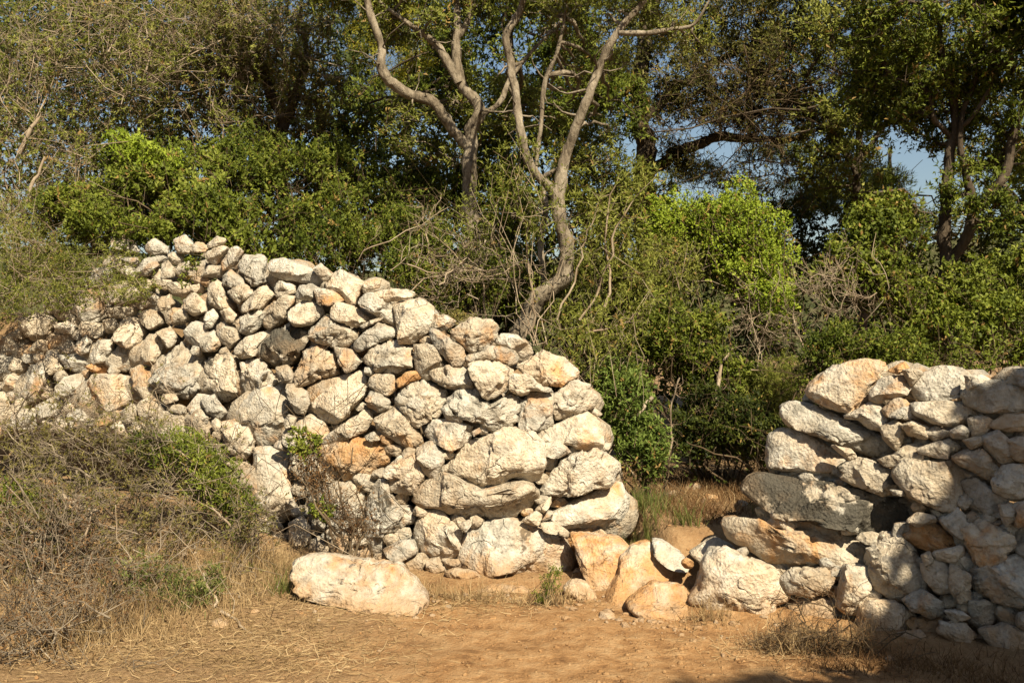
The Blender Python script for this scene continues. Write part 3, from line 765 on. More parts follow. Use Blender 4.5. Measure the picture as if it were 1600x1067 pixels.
def foliage_along(paths, k, t0, L, W, rng, spread=0.9, up=0.15, tri=False):
    n, p, _ = paths.shape
    t = rng.uniform(t0, 1.0, (n, k)) * (p - 1.001); i = np.floor(t).astype(int); f = (t - i)[..., None]
    r = np.arange(n)[:, None]; a = paths[r, i]; b = paths[r, i + 1]
    base = (a * (1 - f) + b * f).reshape(-1, 3); tan = (b - a); tan = (tan / (np.linalg.norm(tan, axis=2)[..., None] + 1e-9)).reshape(-1, 3)
    d = tan * 0.55 + rng.normal(size=base.shape) * spread * 0.62; d[:, 2] += up
    V, F = (leaf_tris if tri else leaf_quads)(base, d, L, W, rng)
    tone = np.clip(np.repeat(rng.normal(0.40, 0.22, n), k) + rng.normal(0, 0.16, n * k), 0, 1)
    tone[rng.random(n * k) < 0.02] = 1.5; tone[np.repeat(rng.random(n) < 0.02, k)] = 1.5
    return V, F, tone
def in_blobs(blobs, n, rng, shell=0.5, clump=0.0, freq=2.2):
    """points inside ellipsoids given as (px, py, D, rx, ry[, rd]); rx, ry in photo pixels at D"""
    w = np.array([b[3] * b[4] for b in blobs], float); idx = rng.choice(len(blobs), n * 3, p=w / w.sum())
    d = rng.normal(size=(n * 3, 3)); d /= np.linalg.norm(d, axis=1)[:, None]
    r = rng.random(n * 3) ** (1 / 3.0); r = r * (1 - shell) + shell * (0.55 + 0.45 * rng.random(n * 3))
    c = np.array([P(b[0], b[1], b[2]) for b in blobs])[idx]
    s = np.array([(b[3] / FPX * b[2], (b[5] if len(b) > 5 else 0.6 * min(b[3], b[4]) / FPX * b[2] + 0.12), b[4] / FPX * b[2]) for b in blobs])[idx]
    # lumpy outline
    lump = 1 + 0.42 * perlin(d * 2.1 + idx[:, None] * 7.7) + 0.26 * perlin(d * 5.0 + idx[:, None] * 3.1)
    q = c + d * s * (r * lump)[:, None]
    if clump > 0:
        keep = perlin(q * freq + 31.7) + 0.6 * perlin(q * freq * 2.6) > (clump - 0.6) + rng.normal(0, 0.08, len(q))
        q = q[keep]
    return q[:n]

PLANTS = {}
def plant(name, label, cat, blobs, n, k, L, W, leafm, base=None, twigm=None, seed=0, shell=0.5, clump=0.5, freq=2.6, tl=(0.14, 0.30), tr=0.0022,
          stems=5, stem_r=0.010, t0=0.5, spread=0.9, up=0.15, group=None, wob=0.12, bare=0, sag=0.0):
    """a shrub: stems from its base, twigs that end inside the crown's lobes, leaves along the twigs"""
    rng = np.random.default_rng(seed + 100)
    tips = in_blobs(blobs, n, rng, shell, clump, freq)
    if base is None:
        b0 = max(blobs, key=lambda b: b[1] + b[4]); q = P(b0[0], b0[1], b0[2]); base = np.array([q[0], q[1], float(ground_z(np.array([q[0]]), np.array([q[1]]))[0]) - 0.03])
    t = thing(name, label, cat, base, group)
    cen = np.array([P(b[0], b[1], b[2]) for b in blobs]); ci = np.argmin(((tips[:, None] - cen[None]) ** 2).sum(2), 1)
    back = (cen[ci] * 0.6 + base * 0.4) - tips; back /= np.linalg.norm(back, axis=1)[:, None] + 1e-9
    start = tips + (back + rng.normal(size=tips.shape) * 0.45) * rng.uniform(tl[0], tl[1], len(tips))[:, None]
    paths = arcs(start, tips, 4, wob, rng, sag)
    o3 = -np.array(base)
    if k > 0:
        V, F, tone = foliage_along(paths, k, t0, L, W, rng, spread, up, tri=np.mean([b[2] for b in blobs]) > 9.2)
        link("foliage", mesh_np("foliage", V + o3, F, [leafm], False, tone), t, kind="stuff")
    TV, TF, nb = [], [], 0
    def add(v, f):
        nonlocal nb
        TV.append(v); TF.append(f + nb); nb += len(v)
    m = np.arange(len(paths)) % 5 == 0
    add(*tubes(paths[m][:, [0, 2, 3]], np.full(m.sum(), tr), np.full(m.sum(), tr * 0.4)))
    # boughs from the foot to the lobes, and side shoots that reach the twigs
    tg = []
    for b, c in zip(blobs, cen):
        for j in range(max(2, int(round(stems * b[3] * b[4] / sum(q[3] * q[4] for q in blobs))))):
            r3 = rng.normal(size=3) * 0.38; tg.append(c + r3 * np.array([b[3] / FPX * b[2], 0.3, b[4] / FPX * b[2]]))
    tg = np.array(tg); sb = np.array(base) + rng.normal(size=tg.shape) * (0.08, 0.08, 0.0)
    bp = arcs(sb, tg, 9, 0.09, rng)
    add(*tubes(bp, np.full(len(bp), stem_r), np.full(len(bp), stem_r * 0.4), 5))
    ns = max(6, n // 14); j = rng.integers(0, len(bp), ns); kk = rng.integers(3, 9, ns); sp = bp[j, kk]
    tgt = paths[rng.integers(0, len(paths), ns), 0]
    near = np.argmin(((tgt[:, None] - bp[:, 3:].reshape(-1, 3)[None]) ** 2).sum(2), 1); sp = bp[:, 3:].reshape(-1, 3)[near]
    add(*tubes(arcs(sp, tgt, 5, 0.14, rng), np.full(ns, stem_r * 0.28), np.full(ns, tr)))
    bare = int(bare * 0.3)
    if bare:
        bt = in_blobs([(b[0], b[1], b[2], b[3] * 1.06, b[4] * 1.06) for b in blobs], bare, rng, 0.75)
        cb = cen[np.argmin(((bt[:, None] - cen[None]) ** 2).sum(2), 1)]
        st = bt + ((cb - bt) / (np.linalg.norm(cb - bt, axis=1)[:, None] + 1e-9) + rng.normal(size=bt.shape) * 0.8) * rng.uniform(0.2, 0.5, len(bt))[:, None]
        bpz = arcs(st, bt, 5, 0.16, rng); add(*tubes(bpz, np.full(len(bt), tr * 1.2), np.full(len(bt), tr * 0.4)))
        jj = rng.integers(0, len(bt), bare * 2); q = bpz[jj, rng.integers(1, 4, bare * 2)]
        add(*tubes(arcs(q, q + rng.normal(size=q.shape) * 0.10, 3, 0.15, rng), np.full(len(q), tr * 0.7), np.full(len(q), tr * 0.3)))
    link("twigs", mesh_np("twigs", np.concatenate(TV) + o3, np.concatenate(TF), [twigm or M_TWIGD]), t, kind="stuff")
    return t

def dead_brush(name, label, cat, blobs, n1, n2, n3, seed, matl=None, r=0.006, L1=(0.5, 1.3), base=None, group=None, leaves=None, upb=0.3):
    """a tangle of bare twigs: boughs, branchlets, twiglets; optional sparse leaves (count, L, W, material)"""
    rng = np.random.default_rng(seed + 500)
    b0 = max(blobs, key=lambda b: b[1] + b[4])
    if base is None:
        q = P(b0[0], b0[1], b0[2]); base = np.array([q[0], q[1], float(ground_z(np.array([q[0]]), np.array([q[1]]))[0]) - 0.02])
    t = thing(name, label, cat, base, group); o3 = -np.array(base)
    mid = in_blobs(blobs, n1, rng, 0.2); d = rng.normal(size=mid.shape) * (1, 0.8, 0.7); d[:, 2] += upb; d /= np.linalg.norm(d, axis=1)[:, None]
    Lh = rng.uniform(L1[0], L1[1], n1)[:, None] * 0.5
    p1 = arcs(mid - d * Lh, mid + d * Lh, 8, 0.10, rng)
    def shoots(par, n, l, w, p):
        j = rng.integers(0, len(par), n); i = rng.integers(1, par.shape[1] - 1, n); q = par[j, i]; tan = par[j, i + 1] - q
        tan /= np.linalg.norm(tan, axis=1)[:, None] + 1e-9; dd = tan * 0.8 + rng.normal(size=q.shape) * 0.55; dd[:, 2] += 0.1
        dd /= np.linalg.norm(dd, axis=1)[:, None]
        return arcs(q, q + dd * rng.uniform(l[0], l[1], n)[:, None], p, w, rng)
    p2 = shoots(p1, n2, (L1[0] * 0.35, L1[1] * 0.42), 0.11, 5); p3 = shoots(p2, n3, (L1[0] * 0.12, L1[1] * 0.18), 0.12, 3)
    V, F, nb = [], [], 0
    rr = r * rng.uniform(0.5, 1.4, n1)
    for pp, a, b in ((p1, rr, rr * 0.4), (p2, np.full(n2, r * 0.5), np.full(n2, r * 0.25)), (p3, np.full(n3, r * 0.36), np.full(n3, r * 0.2))):
        v, f = tubes(pp, a, b, 4 if pp is p1 else 3); V.append(v); F.append(f + nb); nb += len(v)
    link("twigs", mesh_np("twigs", np.concatenate(V) + o3, np.concatenate(F), [matl or M_TWIG]), t, kind="stuff")
    if leaves:
        k, L, W, lm = leaves; sel = p3[rng.permutation(n3)[:int(n3 * 0.75)]]
        V, F, tone = foliage_along(sel, k, 0.3, L, W, rng, tri=True); link("foliage", mesh_np("foliage", V + o3, F, [lm], False, tone), t, kind="stuff")
    return t

def limb(pts, sides=14, rng=None, knob=0.10):
    """tapered, gnarled limb through (px, py, D, radius_px) stations"""
    s = np.array(pts, float); c = np.array([P(a, b, d) for a, b, d, _ in s]); r = s[:, 3] / FPX * s[:, 2]
    m = len(c); tt = np.linspace(0, m - 1, (m - 1) * 11 + 1); out = []
    for t in tt:
        i = min(int(t), m - 2); f = t - i; p0, p1, p2, p3 = c[max(i - 1, 0)], c[i], c[i + 1], c[min(i + 2, m - 1)]
        out.append(0.5 * ((2 * p1) + (p2 - p0) * f + (2 * p0 - 5 * p1 + 4 * p2 - p3) * f * f + (3 * p1 - p0 - 3 * p2 + p3) * f ** 3))
    path = np.array(out); rad = np.interp(tt, np.arange(m), r) * 0.70
    path = path + np.stack([perlin(path * 3.1 + k * 9) for k in range(3)], -1) * rad[:, None] * 0.8
    t = np.gradient(path, axis=0); t /= np.linalg.norm(t, axis=1)[:, None]
    a = np.cross(t, (0, 1, 0.01)); a /= np.linalg.norm(a, axis=1)[:, None] + 1e-9; b = np.cross(t, a)
    V = []
    for w in np.linspace(0, 2 * math.pi, sides, endpoint=False):
        dv = math.cos(w) * a + math.sin(w) * b; q = path + dv * rad[:, None]
        g = 1 + knob * 1.6 * perlin(q * 7 + 3) + 0.30 * perlin(q * np.array([30, 30, 9.0])) + 0.14 * perlin(q * np.array([60, 60, 22.0])); V.append(path + dv * (rad * g)[:, None])
    V = np.stack(V, 1).reshape(-1, 3); p = len(path)
    i = (np.arange(p - 1)[:, None] * sides); s_ = np.arange(sides)[None]; s2 = (s_ + 1) % sides
    F = np.stack([i + s_, i + s2, i + sides + s2, i + sides + s_], -1).reshape(-1, 4)
    return V, F, path
def tree(name, label, limbs, crown, n, k, L, W, leafm, barkm, seed, clump=0.45, freq=1.6, tl=(0.2, 0.5), bough=40, shell=0.2, twigm=None, spread=0.9, up=0.1, tr=0.004, top=None, tri=True):
    rng = np.random.default_rng(seed + 900)
    base = P(*limbs[0][0][:3]); t = thing(name, label, "tree", base); o3 = -base; allp = []
    for i, l in enumerate(limbs):
        V, F, path = limb(l); allp.append(path[len(path) // (2 if i == 0 else 4):])
        link("trunk" if i == 0 else "branch", mesh_np("limb", V + o3, F, [barkm], True), t)
    allp = np.concatenate(allp)
    tips = in_blobs(crown, n, rng, shell, clump, freq)
    cen = np.array([P(b[0], b[1], b[2]) for b in crown]); ci = np.argmin(((tips[:, None] - cen[None]) ** 2).sum(2), 1)
    # boughs leave the limbs, spray into the crown lobes
    tg = in_blobs(crown, bough, rng, 0.0); near = np.argmin(((tg[:, None] - allp[None]) ** 2).sum(2), 1)
    bp = arcs(allp[near], tg, 10, 0.10, rng); br = 0.006 + 0.010 * rng.random(bough)
    V, F = tubes(bp, br * 1.5, br * 0.35, 5); TV, TF, nb = [V], [F], len(V)
    q = allp[rng.integers(0, len(allp), 26)]; V, F = tubes(arcs(q, q + rng.normal(size=q.shape) * (0.16, 0.12, 0.12) + (0, 0, 0.07), 5, 0.12, rng), rng.uniform(0.006, 0.013, 26), np.full(26, 0.003), 5); TV.append(V); TF.append(F + nb); nb += len(V)
    bf = bp[:, 2:].reshape(-1, 3)
    src = bf[np.concatenate([np.argmin(((tips[i:i + 500, None] - bf[None]) ** 2).sum(2), 1) for i in range(0, len(tips), 500)])]
    dv = src - tips; dl = np.linalg.norm(dv, axis=1)[:, None]; start = tips + dv / (dl + 1e-9) * np.minimum(dl, rng.uniform(tl[0], tl[1], len(tips))[:, None]) + rng.normal(size=tips.shape) * 0.05
    paths = arcs(start, tips, 5, 0.13, rng)
    sel = paths[::6][:, [0, 2, 4]]; V, F = tubes(sel, np.full(len(sel), tr), np.full(len(sel), tr * 0.35)); TV.append(V); TF.append(F + nb); nb += len(V)
    far = rng.permutation(len(tips))[:len(tips) // 8]
    V, F = tubes(arcs(src[far], start[far], 4, 0.12, rng), np.full(len(far), tr * 1.6), np.full(len(far), tr)); TV.append(V); TF.append(F + nb); nb += len(V)
    link("twigs", mesh_np("twigs", np.concatenate(TV) + o3, np.concatenate(TF), [twigm or barkm]), t, kind="stuff")
    V, F, tone = foliage_along(paths, k, 0.2, L, W, rng, spread, up, tri)
    if top:
        tp = in_blobs(top[0], top[1], rng, 0.1, 0.1, 1.2); pt = arcs(tp - rng.normal(size=tp.shape) * 0.12 - (0, 0, 0.15), tp, 4, 0.1, rng)
        V2, F2, t2 = foliage_along(pt, 10, 0.1, top[2], top[3], rng, tri=tri); F = np.concatenate([F, F2 + len(V)]); V = np.concatenate([V, V2]); tone = np.concatenate([tone, t2])
    link("crown", mesh_np("crown", V + o3, F, [leafm], False, tone), t, kind="stuff")
    return t

# --- trees
tree("tree", "gnarled pale trunked tree forking above the middle of the tall wall",
     [[(736, 520, 9.0, 19), (735, 440, 9.0, 17), (745, 380, 9.0, 17), (733, 300, 9.0, 17), (735, 215, 9.0, 15), (748, 170, 9.0, 13), (722, 130, 9.05, 12), (712, 60, 9.1, 9), (716, -40, 9.2, 6), (700, -160, 9.3, 3)],
      [(733, 232, 9.0, 12), (700, 190, 8.95, 12), (672, 160, 8.9, 12), (632, 140, 8.85, 12), (600, 112, 8.8, 11), (594, 70, 8.8, 9), (576, 10, 8.8, 8), (560, -60, 8.9, 5), (540, -150, 9, 3)],
      [(718, 130, 9.0, 9), (690, 80, 9.0, 9), (660, 55, 9.0, 8), (630, 30, 9.0, 5), (590, 0, 9.0, 4), (540, -60, 9.1, 2)],
      [(712, 60, 9.1, 8), (735, 20, 9.1, 7), (750, -30, 9.1, 5), (790, -120, 9.2, 3)],
      [(748, 180, 9.0, 7), (780, 160, 9.0, 6), (800, 120, 9.1, 5), (850, 60, 9.2, 3), (900, 10, 9.2, 2)]],
     [(640, 30, 9.3, 120, 60, .6), (720, -60, 9.2, 160, 70, .6), (540, -40, 9.2, 110, 70, .6), (780, 165, 9.5, 70, 50, .3), (660, 200, 9.5, 80, 60, .3), (690, 90, 9.6, 60, 60, .3), (860, 20, 9.8, 70, 60, .3), (800, 150, 9.8, 70, 60, .3), (760, 0, 10, 60, 40, .3)],
     3000, 11, .05, .016, M_OLIVE, M_BARK, 1, bough=50, clump=.45, top=([(600, -230, 9.2, 190, 90, 1), (780, -240, 9.4, 190, 100, 1)], 1300, .09, .04))
tree("tree", "slim curved tree with a Y fork standing at the end of the tall wall",
     [[(800, 545, 7.75, 19), (835, 480, 7.75, 18), (878, 430, 7.75, 18), (888, 390, 7.75, 16), (877, 340, 7.75, 15), (871, 300, 7.75, 15), (890, 230, 7.75, 11), (915, 160, 7.7, 10), (942, 95, 7.7, 9), (975, 40, 7.65, 8), (1010, 0, 7.6, 7), (1060, -80, 7.6, 4), (1090, -180, 7.6, 2)],
      [(868, 305, 7.75, 11), (832, 272, 7.75, 10), (815, 220, 7.75, 9), (806, 150, 7.75, 9), (797, 100, 7.8, 9), (790, 60, 7.8, 8), (812, 20, 7.8, 8), (824, -30, 7.8, 6), (840, -150, 7.9, 3)],
      [(836, 262, 7.8, 5), (845, 200, 7.85, 5), (853, 130, 7.9, 5), (876, 60, 7.9, 4), (890, -20, 8, 3)],
      [(968, 52, 7.65, 6), (1010, 54, 7.6, 6), (1050, 45, 7.6, 5), (1085, 38, 7.55, 4), (1110, 0, 7.5, 2)],
      [(850, 470, 8.1, 7), (845, 400, 8.15, 7), (852, 330, 8.2, 6), (848, 280, 8.3, 4)]],
     [(860, -30, 7.9, 140, 60, .5), (1010, -20, 7.8, 130, 60, .5), (930, 70, 8.2, 80, 60, .3), (920, 220, 8.4, 70, 70, .3), (1060, 40, 7.8, 70, 50, .3), (890, 130, 8.4, 50, 60, .2)],
     1500, 9, .05, .011, M_OLIVE, M_BARK, 2, bough=40, top=([(980, -190, 8.6, 190, 90, .9), (1150, -210, 8.8, 170, 100, .9)], 1300, .09, .04))
tree("tree", "large dark tree with a low horizontal bough over the bright green bush",
     [[(1012, 420, 13.5, 22), (1012, 330, 13.5, 22), (1010, 250, 13.5, 21), (1000, 150, 13.5, 19), (1010, 50, 13.6, 15), (1040, -60, 13.6, 10)],
      [(1014, 270, 13.5, 13), (1050, 242, 13.4, 12), (1100, 222, 13.3, 11), (1160, 214, 13.2, 9), (1230, 220, 13.1, 6), (1300, 190, 13, 4)],
      [(1005, 190, 13.5, 11), (1070, 130, 13.5, 9), (1150, 80, 13.5, 7), (1260, 50, 13.5, 4)],
      [(1002, 150, 13.5, 10), (940, 100, 13.6, 8), (880, 70, 13.7, 5), (820, 50, 13.8, 3)]],
     [(1010, 120, 13.4, 130, 100, 1.2), (1130, 110, 13.3, 130, 85, 1.1), (1270, 110, 13.2, 130, 95, 1.1), (1230, 190, 13, 90, 35, .6), (1340, 215, 13, 70, 45, .6), (1075, 262, 13.3, 30, 16, .3), (1250, 245, 13, 60, 32, .4), (1050, 240, 13.4, 36, 26, .3), (1110, 285, 13.2, 60, 16, .3), (1210, 280, 13, 60, 20, .3), (1100, 0, 13.4, 300, 60, 1.5), (930, 110, 13.7, 60, 70, .7), (1290, 268, 13, 90, 18, .4), (890, 190, 13.8, 70, 50, .6), (1400, 130, 13.2, 90, 90, .8), (1250, 20, 13.2, 200, 70, 1.2), (1500, 60, 13.4, 150, 100, 1), (1180, 160, 13.2, 110, 45, .8)],
     7000, 11, .075, .024, M_BROWN, M_BARKD, 3, clump=.42, freq=1.3, bough=90, tl=(.3, .7))
tree("tree", "many stemmed dark tree rising behind the lower wall near the photo edge",
     [[(1478, 560, 9.3, 16), (1470, 470, 9.3, 15), (1478, 400, 9.3, 14), (1476, 320, 9.3, 12), (1484, 250, 9.3, 11), (1492, 180, 9.3, 9), (1478, 110, 9.3, 7), (1465, 30, 9.3, 5), (1440, -90, 9.3, 3)],
      [(1482, 412, 9.3, 12), (1512, 370, 9.2, 11), (1522, 320, 9.2, 10), (1505, 260, 9.2, 8), (1500, 200, 9.2, 6), (1530, 100, 9.2, 5), (1545, 0, 9.2, 3)],
      [(1520, 335, 9.2, 11), (1548, 310, 9.15, 11), (1572, 260, 9.1, 10), (1590, 190, 9.05, 9), (1620, 100, 9, 7), (1650, -20, 9, 4)],
      [(1484, 215, 9.3, 6), (1460, 190, 9.2, 6), (1450, 150, 9.2, 5), (1420, 120, 9.2, 4), (1385, 110, 9.1, 4), (1375, 50, 9.1, 3), (1370, -30, 9.1, 2)],
      [(1500, 200, 9.2, 5), (1530, 170, 9.1, 5), (1560, 110, 9.1, 4), (1600, 60, 9.1, 3)]],
     [(1470, 70, 9.2, 110, 80, .8), (1570, 60, 9.1, 110, 80, .8), (1380, 60, 9.2, 80, 80, .6), (1420, 150, 9.3, 60, 50, .5), (1560, 170, 9.2, 60, 60, .5), (1360, 160, 9.4, 70, 50, .4), (1500, -60, 9.2, 200, 70, 1), (1570, 250, 9.5, 60, 60, .4), (1540, 160, 9.4, 80, 60, .4), (1450, 210, 9.7, 50, 40, .3), (1600, 330, 9.5, 50, 50, .3), (1510, 290, 8.9, 60, 50, .2), (1560, 340, 8.9, 50, 40, .2)],
     4400, 11, .05, .02, M_MID, M_BARKD, 4, clump=.42, bough=80, top=([(1330, -200, 9.3, 170, 90, 1), (1520, -220, 9.3, 190, 90, 1)], 1200, .09, .04))
tree("tree", "dull olive tree with a leaning dark trunk behind the green shrubs",
     [[(455, 400, 11, 16), (446, 300, 11, 15), (440, 200, 11, 14), (415, 130, 11, 11), (385, 70, 11, 8), (350, 20, 11, 5), (320, -60, 11, 3)],
      [(442, 205, 11, 10), (462, 150, 11, 9), (480, 90, 11, 7), (470, 20, 11, 4), (480, -60, 11, 2)],
      [(410, 122, 11, 6), (360, 120, 10.9, 5), (310, 100, 10.8, 4), (270, 90, 10.7, 3)],
      [(440, 240, 11, 6), (400, 190, 10.9, 5), (350, 170, 10.8, 4), (310, 150, 10.7, 2)]],
     [(420, 60, 11, 110, 80, .8), (480, 130, 11, 70, 90, .7), (340, 90, 10.9, 90, 70, .7), (400, 190, 11.2, 90, 60, .5), (260, 20, 11, 140, 60, .7)],
     3000, 11, .045, .015, M_DULL, M_BARKD, 5, clump=.25, bough=80, twigm=M_TWIGD, tr=.003)
tree("pine_tree", "yellow green pine glowing behind the forked trees",
     [[(640, 420, 16, 12), (636, 250, 16, 11), (640, 120, 16, 9), (635, 0, 16, 6), (640, -100, 16, 3)],
      [(637, 150, 16, 5), (600, 110, 16, 4), (550, 90, 16, 2)], [(638, 110, 16, 5), (690, 70, 16, 4), (740, 50, 16, 2)], [(638, 60, 16, 4), (590, 20, 16, 3), (540, 0, 16, 2)]],
     [(610, 70, 16, 100, 75, 1.2), (560, 20, 16, 70, 60, 1), (670, 110, 16, 60, 60, .8), (620, -40, 16, 130, 60, 1.2), (600, 150, 16, 80, 30, .8)],
     3000, 15, .12, .011, M_PINE, M_BARK, 6, clump=.4, bough=60, tl=(.25, .5))
tree("pine_tree", "small blue green pine in front of the far hillside",
     [[(1395, 470, 15, 7), (1392, 380, 15, 6), (1394, 300, 15, 5), (1390, 230, 15, 3)], [(1393, 330, 15, 3), (1350, 300, 15, 2), (1310, 290, 15, 1.5)]],
     [(1390, 300, 15, 35, 50, .6), (1320, 310, 15, 90, 32, .7), (1420, 350, 15, 40, 40, .5), (1250, 315, 15, 70, 36, .5), (1330, 270, 15, 60, 40, .5), (1085, 268, 15, 60, 18, .4), (1215, 232, 15, 60, 24, .4)], 2300, 14, .1, .012, M_LENT, M_BARK, 7, clump=.3, bough=25)
tree("tree", "tall leafy tree filling the space behind the two forked trees",
     [[(790, 560, 12, 12), (800, 400, 12, 11), (790, 250, 12, 9), (800, 100, 12, 7), (790, -40, 12, 4)], [(795, 280, 12, 6), (860, 200, 12, 5), (920, 120, 12, 3)], [(795, 250, 12, 6), (730, 170, 12, 5), (690, 90, 12, 3)]],
     [(800, 180, 12, 100, 60, .8), (730, 80, 12, 60, 60, .6), (890, 110, 12, 80, 70, .7), (690, 160, 12.2, 80, 60, .6), (960, 170, 12, 60, 70, .5), (840, 10, 12, 110, 40, .7), (720, -10, 12, 80, 40, .6), (560, 190, 12, 80, 60, .6)],
     3000, 11, .07, .026, M_MID, M_BARKD, 9, clump=.3, bough=50)
tree("tree", "tall olive green tree behind the many stemmed tree",
     [[(1345, 560, 12.5, 11), (1350, 420, 12.5, 10), (1340, 300, 12.5, 9), (1350, 150, 12.5, 7), (1360, 0, 12.5, 4)], [(1345, 280, 12.5, 6), (1300, 200, 12.5, 5), (1260, 120, 12.5, 3)], [(1345, 250, 12.5, 6), (1420, 150, 12.5, 5), (1500, 90, 12.5, 3)]],
     [(1320, 260, 12.5, 85, 55, .7), (1330, 170, 12.5, 90, 70, .7), (1420, 110, 12.5, 100, 80, .8), (1540, 120, 12.5, 90, 90, .7), (1580, 260, 12.5, 60, 60, .5), (1290, 60, 12.5, 110, 70, .8), (1530, 340, 12.5, 90, 40, .5), (1380, 340, 12.5, 60, 45, .5), (1505, 240, 12.5, 40, 60, .4), (1000, 300, 12.5, 60, 40, .4)],
     2900, 11, .07, .024, M_OLIVE, M_BARKD, 10, clump=.35, bough=60)
# shade tree beside the viewer: its crown throws the shadow over the lower wall
def shade_tree():
    def px(p): return ((p[0] / p[1]) * FPX + 800, 533.5 - (p[2] - CAM_H) / p[1] * FPX, p[1])
    cs = [(P(a, b, D) + SUNV * t, r) for a, b, D, t, r in [(1660, 900, 4.9, 4.4, .62), (1700, 760, 5.0, 4.9, .5), (1570, 1020, 4.7, 4.3, .5), (1850, 850, 4.8, 4.8, .8), (1800, 1050, 4.3, 4.4, .7), (1480, 1085, 4.4, 4.1, .34), (1690, 640, 5.2, 5.3, .36), (1990, 700, 5, 5.2, .8), (1560, 860, 5.0, 5.0, .34), (1500, 960, 4.9, 4.7, .3), (1600, 780, 5.1, 5.0, .34), (1900, 1000, 4.6, 5.6, 1.0), (1750, 900, 4.8, 5.6, .7), (1400, 1100, 4.3, 4.0, .3), (1625, 670, 5.2, 5.3, .3), (1580, 740, 5.1, 5.1, .22)]]
    c = cs[0][0]; b = np.array([c[0] + 0.75, c[1] - 0.2, -0.03]); s = FPX / c[1]
    st = lambda q, r: (*px(np.array(q)), r * s)
    return tree("tree", "broad leafy shade tree standing outside the view beside the path",
         [[st(b, .12), st(b + (0.05, 0, 1.2), .1), st(b + (-.1, .1, 2.0), .08), st(c + (.4, 0, -.4), .06), st(c + (.3, 0, .7), .03)],
          [st(b + (-.05, .05, 1.8), .06), st(cs[2][0], .03)], [st(b + (0, 0, 1.7), .06), st(cs[3][0], .03)]],
         [(*px(q), r * FPX / q[1], r * .9 * FPX / q[1], r) for q, r in cs],
         7000, 10, .13, .075, M_MID, M_BARK, 8, clump=0.0, bough=60, tl=(.15, .35))
st0 = shade_tree()
def copy_tree(o, loc, rot, sc, label):
    c = o.copy(); COL.objects.link(c); c.location = loc; c.rotation_euler = (0, 0, rot); c.scale = (sc,) * 3; c["label"] = label
    for ch in o.children:
        d = ch.copy(); COL.objects.link(d); d.parent = c
    return c
copy_tree(st0, (7.6, 1.4, 0.0), 2.2, 1.3, "leafy tree outside the view beyond the broad shade tree")  # unseen trees, here and below, added to cut fill light from the sky
for x, y, r, k, w in [(3.4, -3.6, 1.0, 1.45, "on the path edge behind the viewer"), (0.2, -5.6, 2.0, 1.6, "straight behind the viewer"), (-3.6, -3.8, 3.2, 1.5, "behind the viewer opposite the broad shade tree"), (-6.4, -0.6, 4.4, 1.5, "beside the viewer across the path"), (-7.2, 4.2, 5.2, 1.4, "beyond the dry brush before the tall wall")]:
    copy_tree(st0, (x, y, 0.0), r, k, "leafy tree outside the view " + w)
copy_tree(st0, (6.2, 8.4, 0.3), 4.0, 1.2, "leafy tree outside the view behind the many stemmed tree")

# --- dense wood behind
def undergrowth():
    rng = np.random.default_rng(77)
    bl = [(100, 200, 12.5, 220, 260, .9), (330, 250, 12.5, 200, 190, .9), (520, 320, 12, 180, 130, .8), (700, 330, 11.5, 160, 120, .7), (860, 370, 11.5, 170, 120, .7), (560, 190, 14, 90, 80, .8),
          (1010, 430, 14.5, 150, 110, .8), (1180, 430, 15, 160, 110, .8), (1330, 450, 15, 150, 100, .8), (1500, 500, 13.5, 150, 80, .7), (1080, 570, 13.5, 180, 80, .6), (1300, 570, 13.5, 180, 70, .6),
          (700, 210, 13, 90, 70, .7), (850, 230, 12.5, 110, 70, .7), (960, 300, 12.5, 80, 60, .6), (780, 480, 9.8, 150, 60, .5), (940, 560, 9.3, 80, 80, .4), (1260, 330, 14, 110, 40, .8), (200, -20, 13, 330, 90, .9), (1150, 650, 11.5, 130, 50, .5), (480, 60, 14, 120, 110, .9), (870, 130, 15, 80, 60, .8), (900, 20, 15, 120, 60, .8), (1560, 400, 12, 80, 60, .5), (1340, 360, 14.5, 110, 50, .5), (1560, 370, 13, 70, 50, .5), (1450, 400, 12.5, 60, 50, .5), (1240, 360, 14.5, 80, 60, .5), (90, 40, 15, 220, 160, .8), (330, 60, 15.5, 200, 140, .8), (520, 130, 15.5, 100, 80, .6), (830, 200, 14.5, 110, 60, .6), (60, 120, 14, 120, 130, .6), (700, 60, 15, 60, 80, .6), (860, 60, 14.5, 90, 60, .6), (1180, 640, 11, 130, 60, .4)]
    tips = in_blobs(bl, 10500, rng, 0.15, 0.2, 1.4); st = tips + rng.normal(size=tips.shape) * 0.16 - (0, 0, 0.12)
    pa = arcs(st, tips, 4, 0.12, rng); V, F, tone = foliage_along(pa, 9, 0.1, .095, .042, rng, tri=True)
    o = link("undergrowth", mesh_np("undergrowth", V, F, [M_DARK], False, tone), kind="stuff"); tag(o, "dense evergreen thicket behind the shrubs, leaves darkened for shaded hollows", "undergrowth")  # dark leaf colour stands for deep shade between the shrubs
undergrowth()

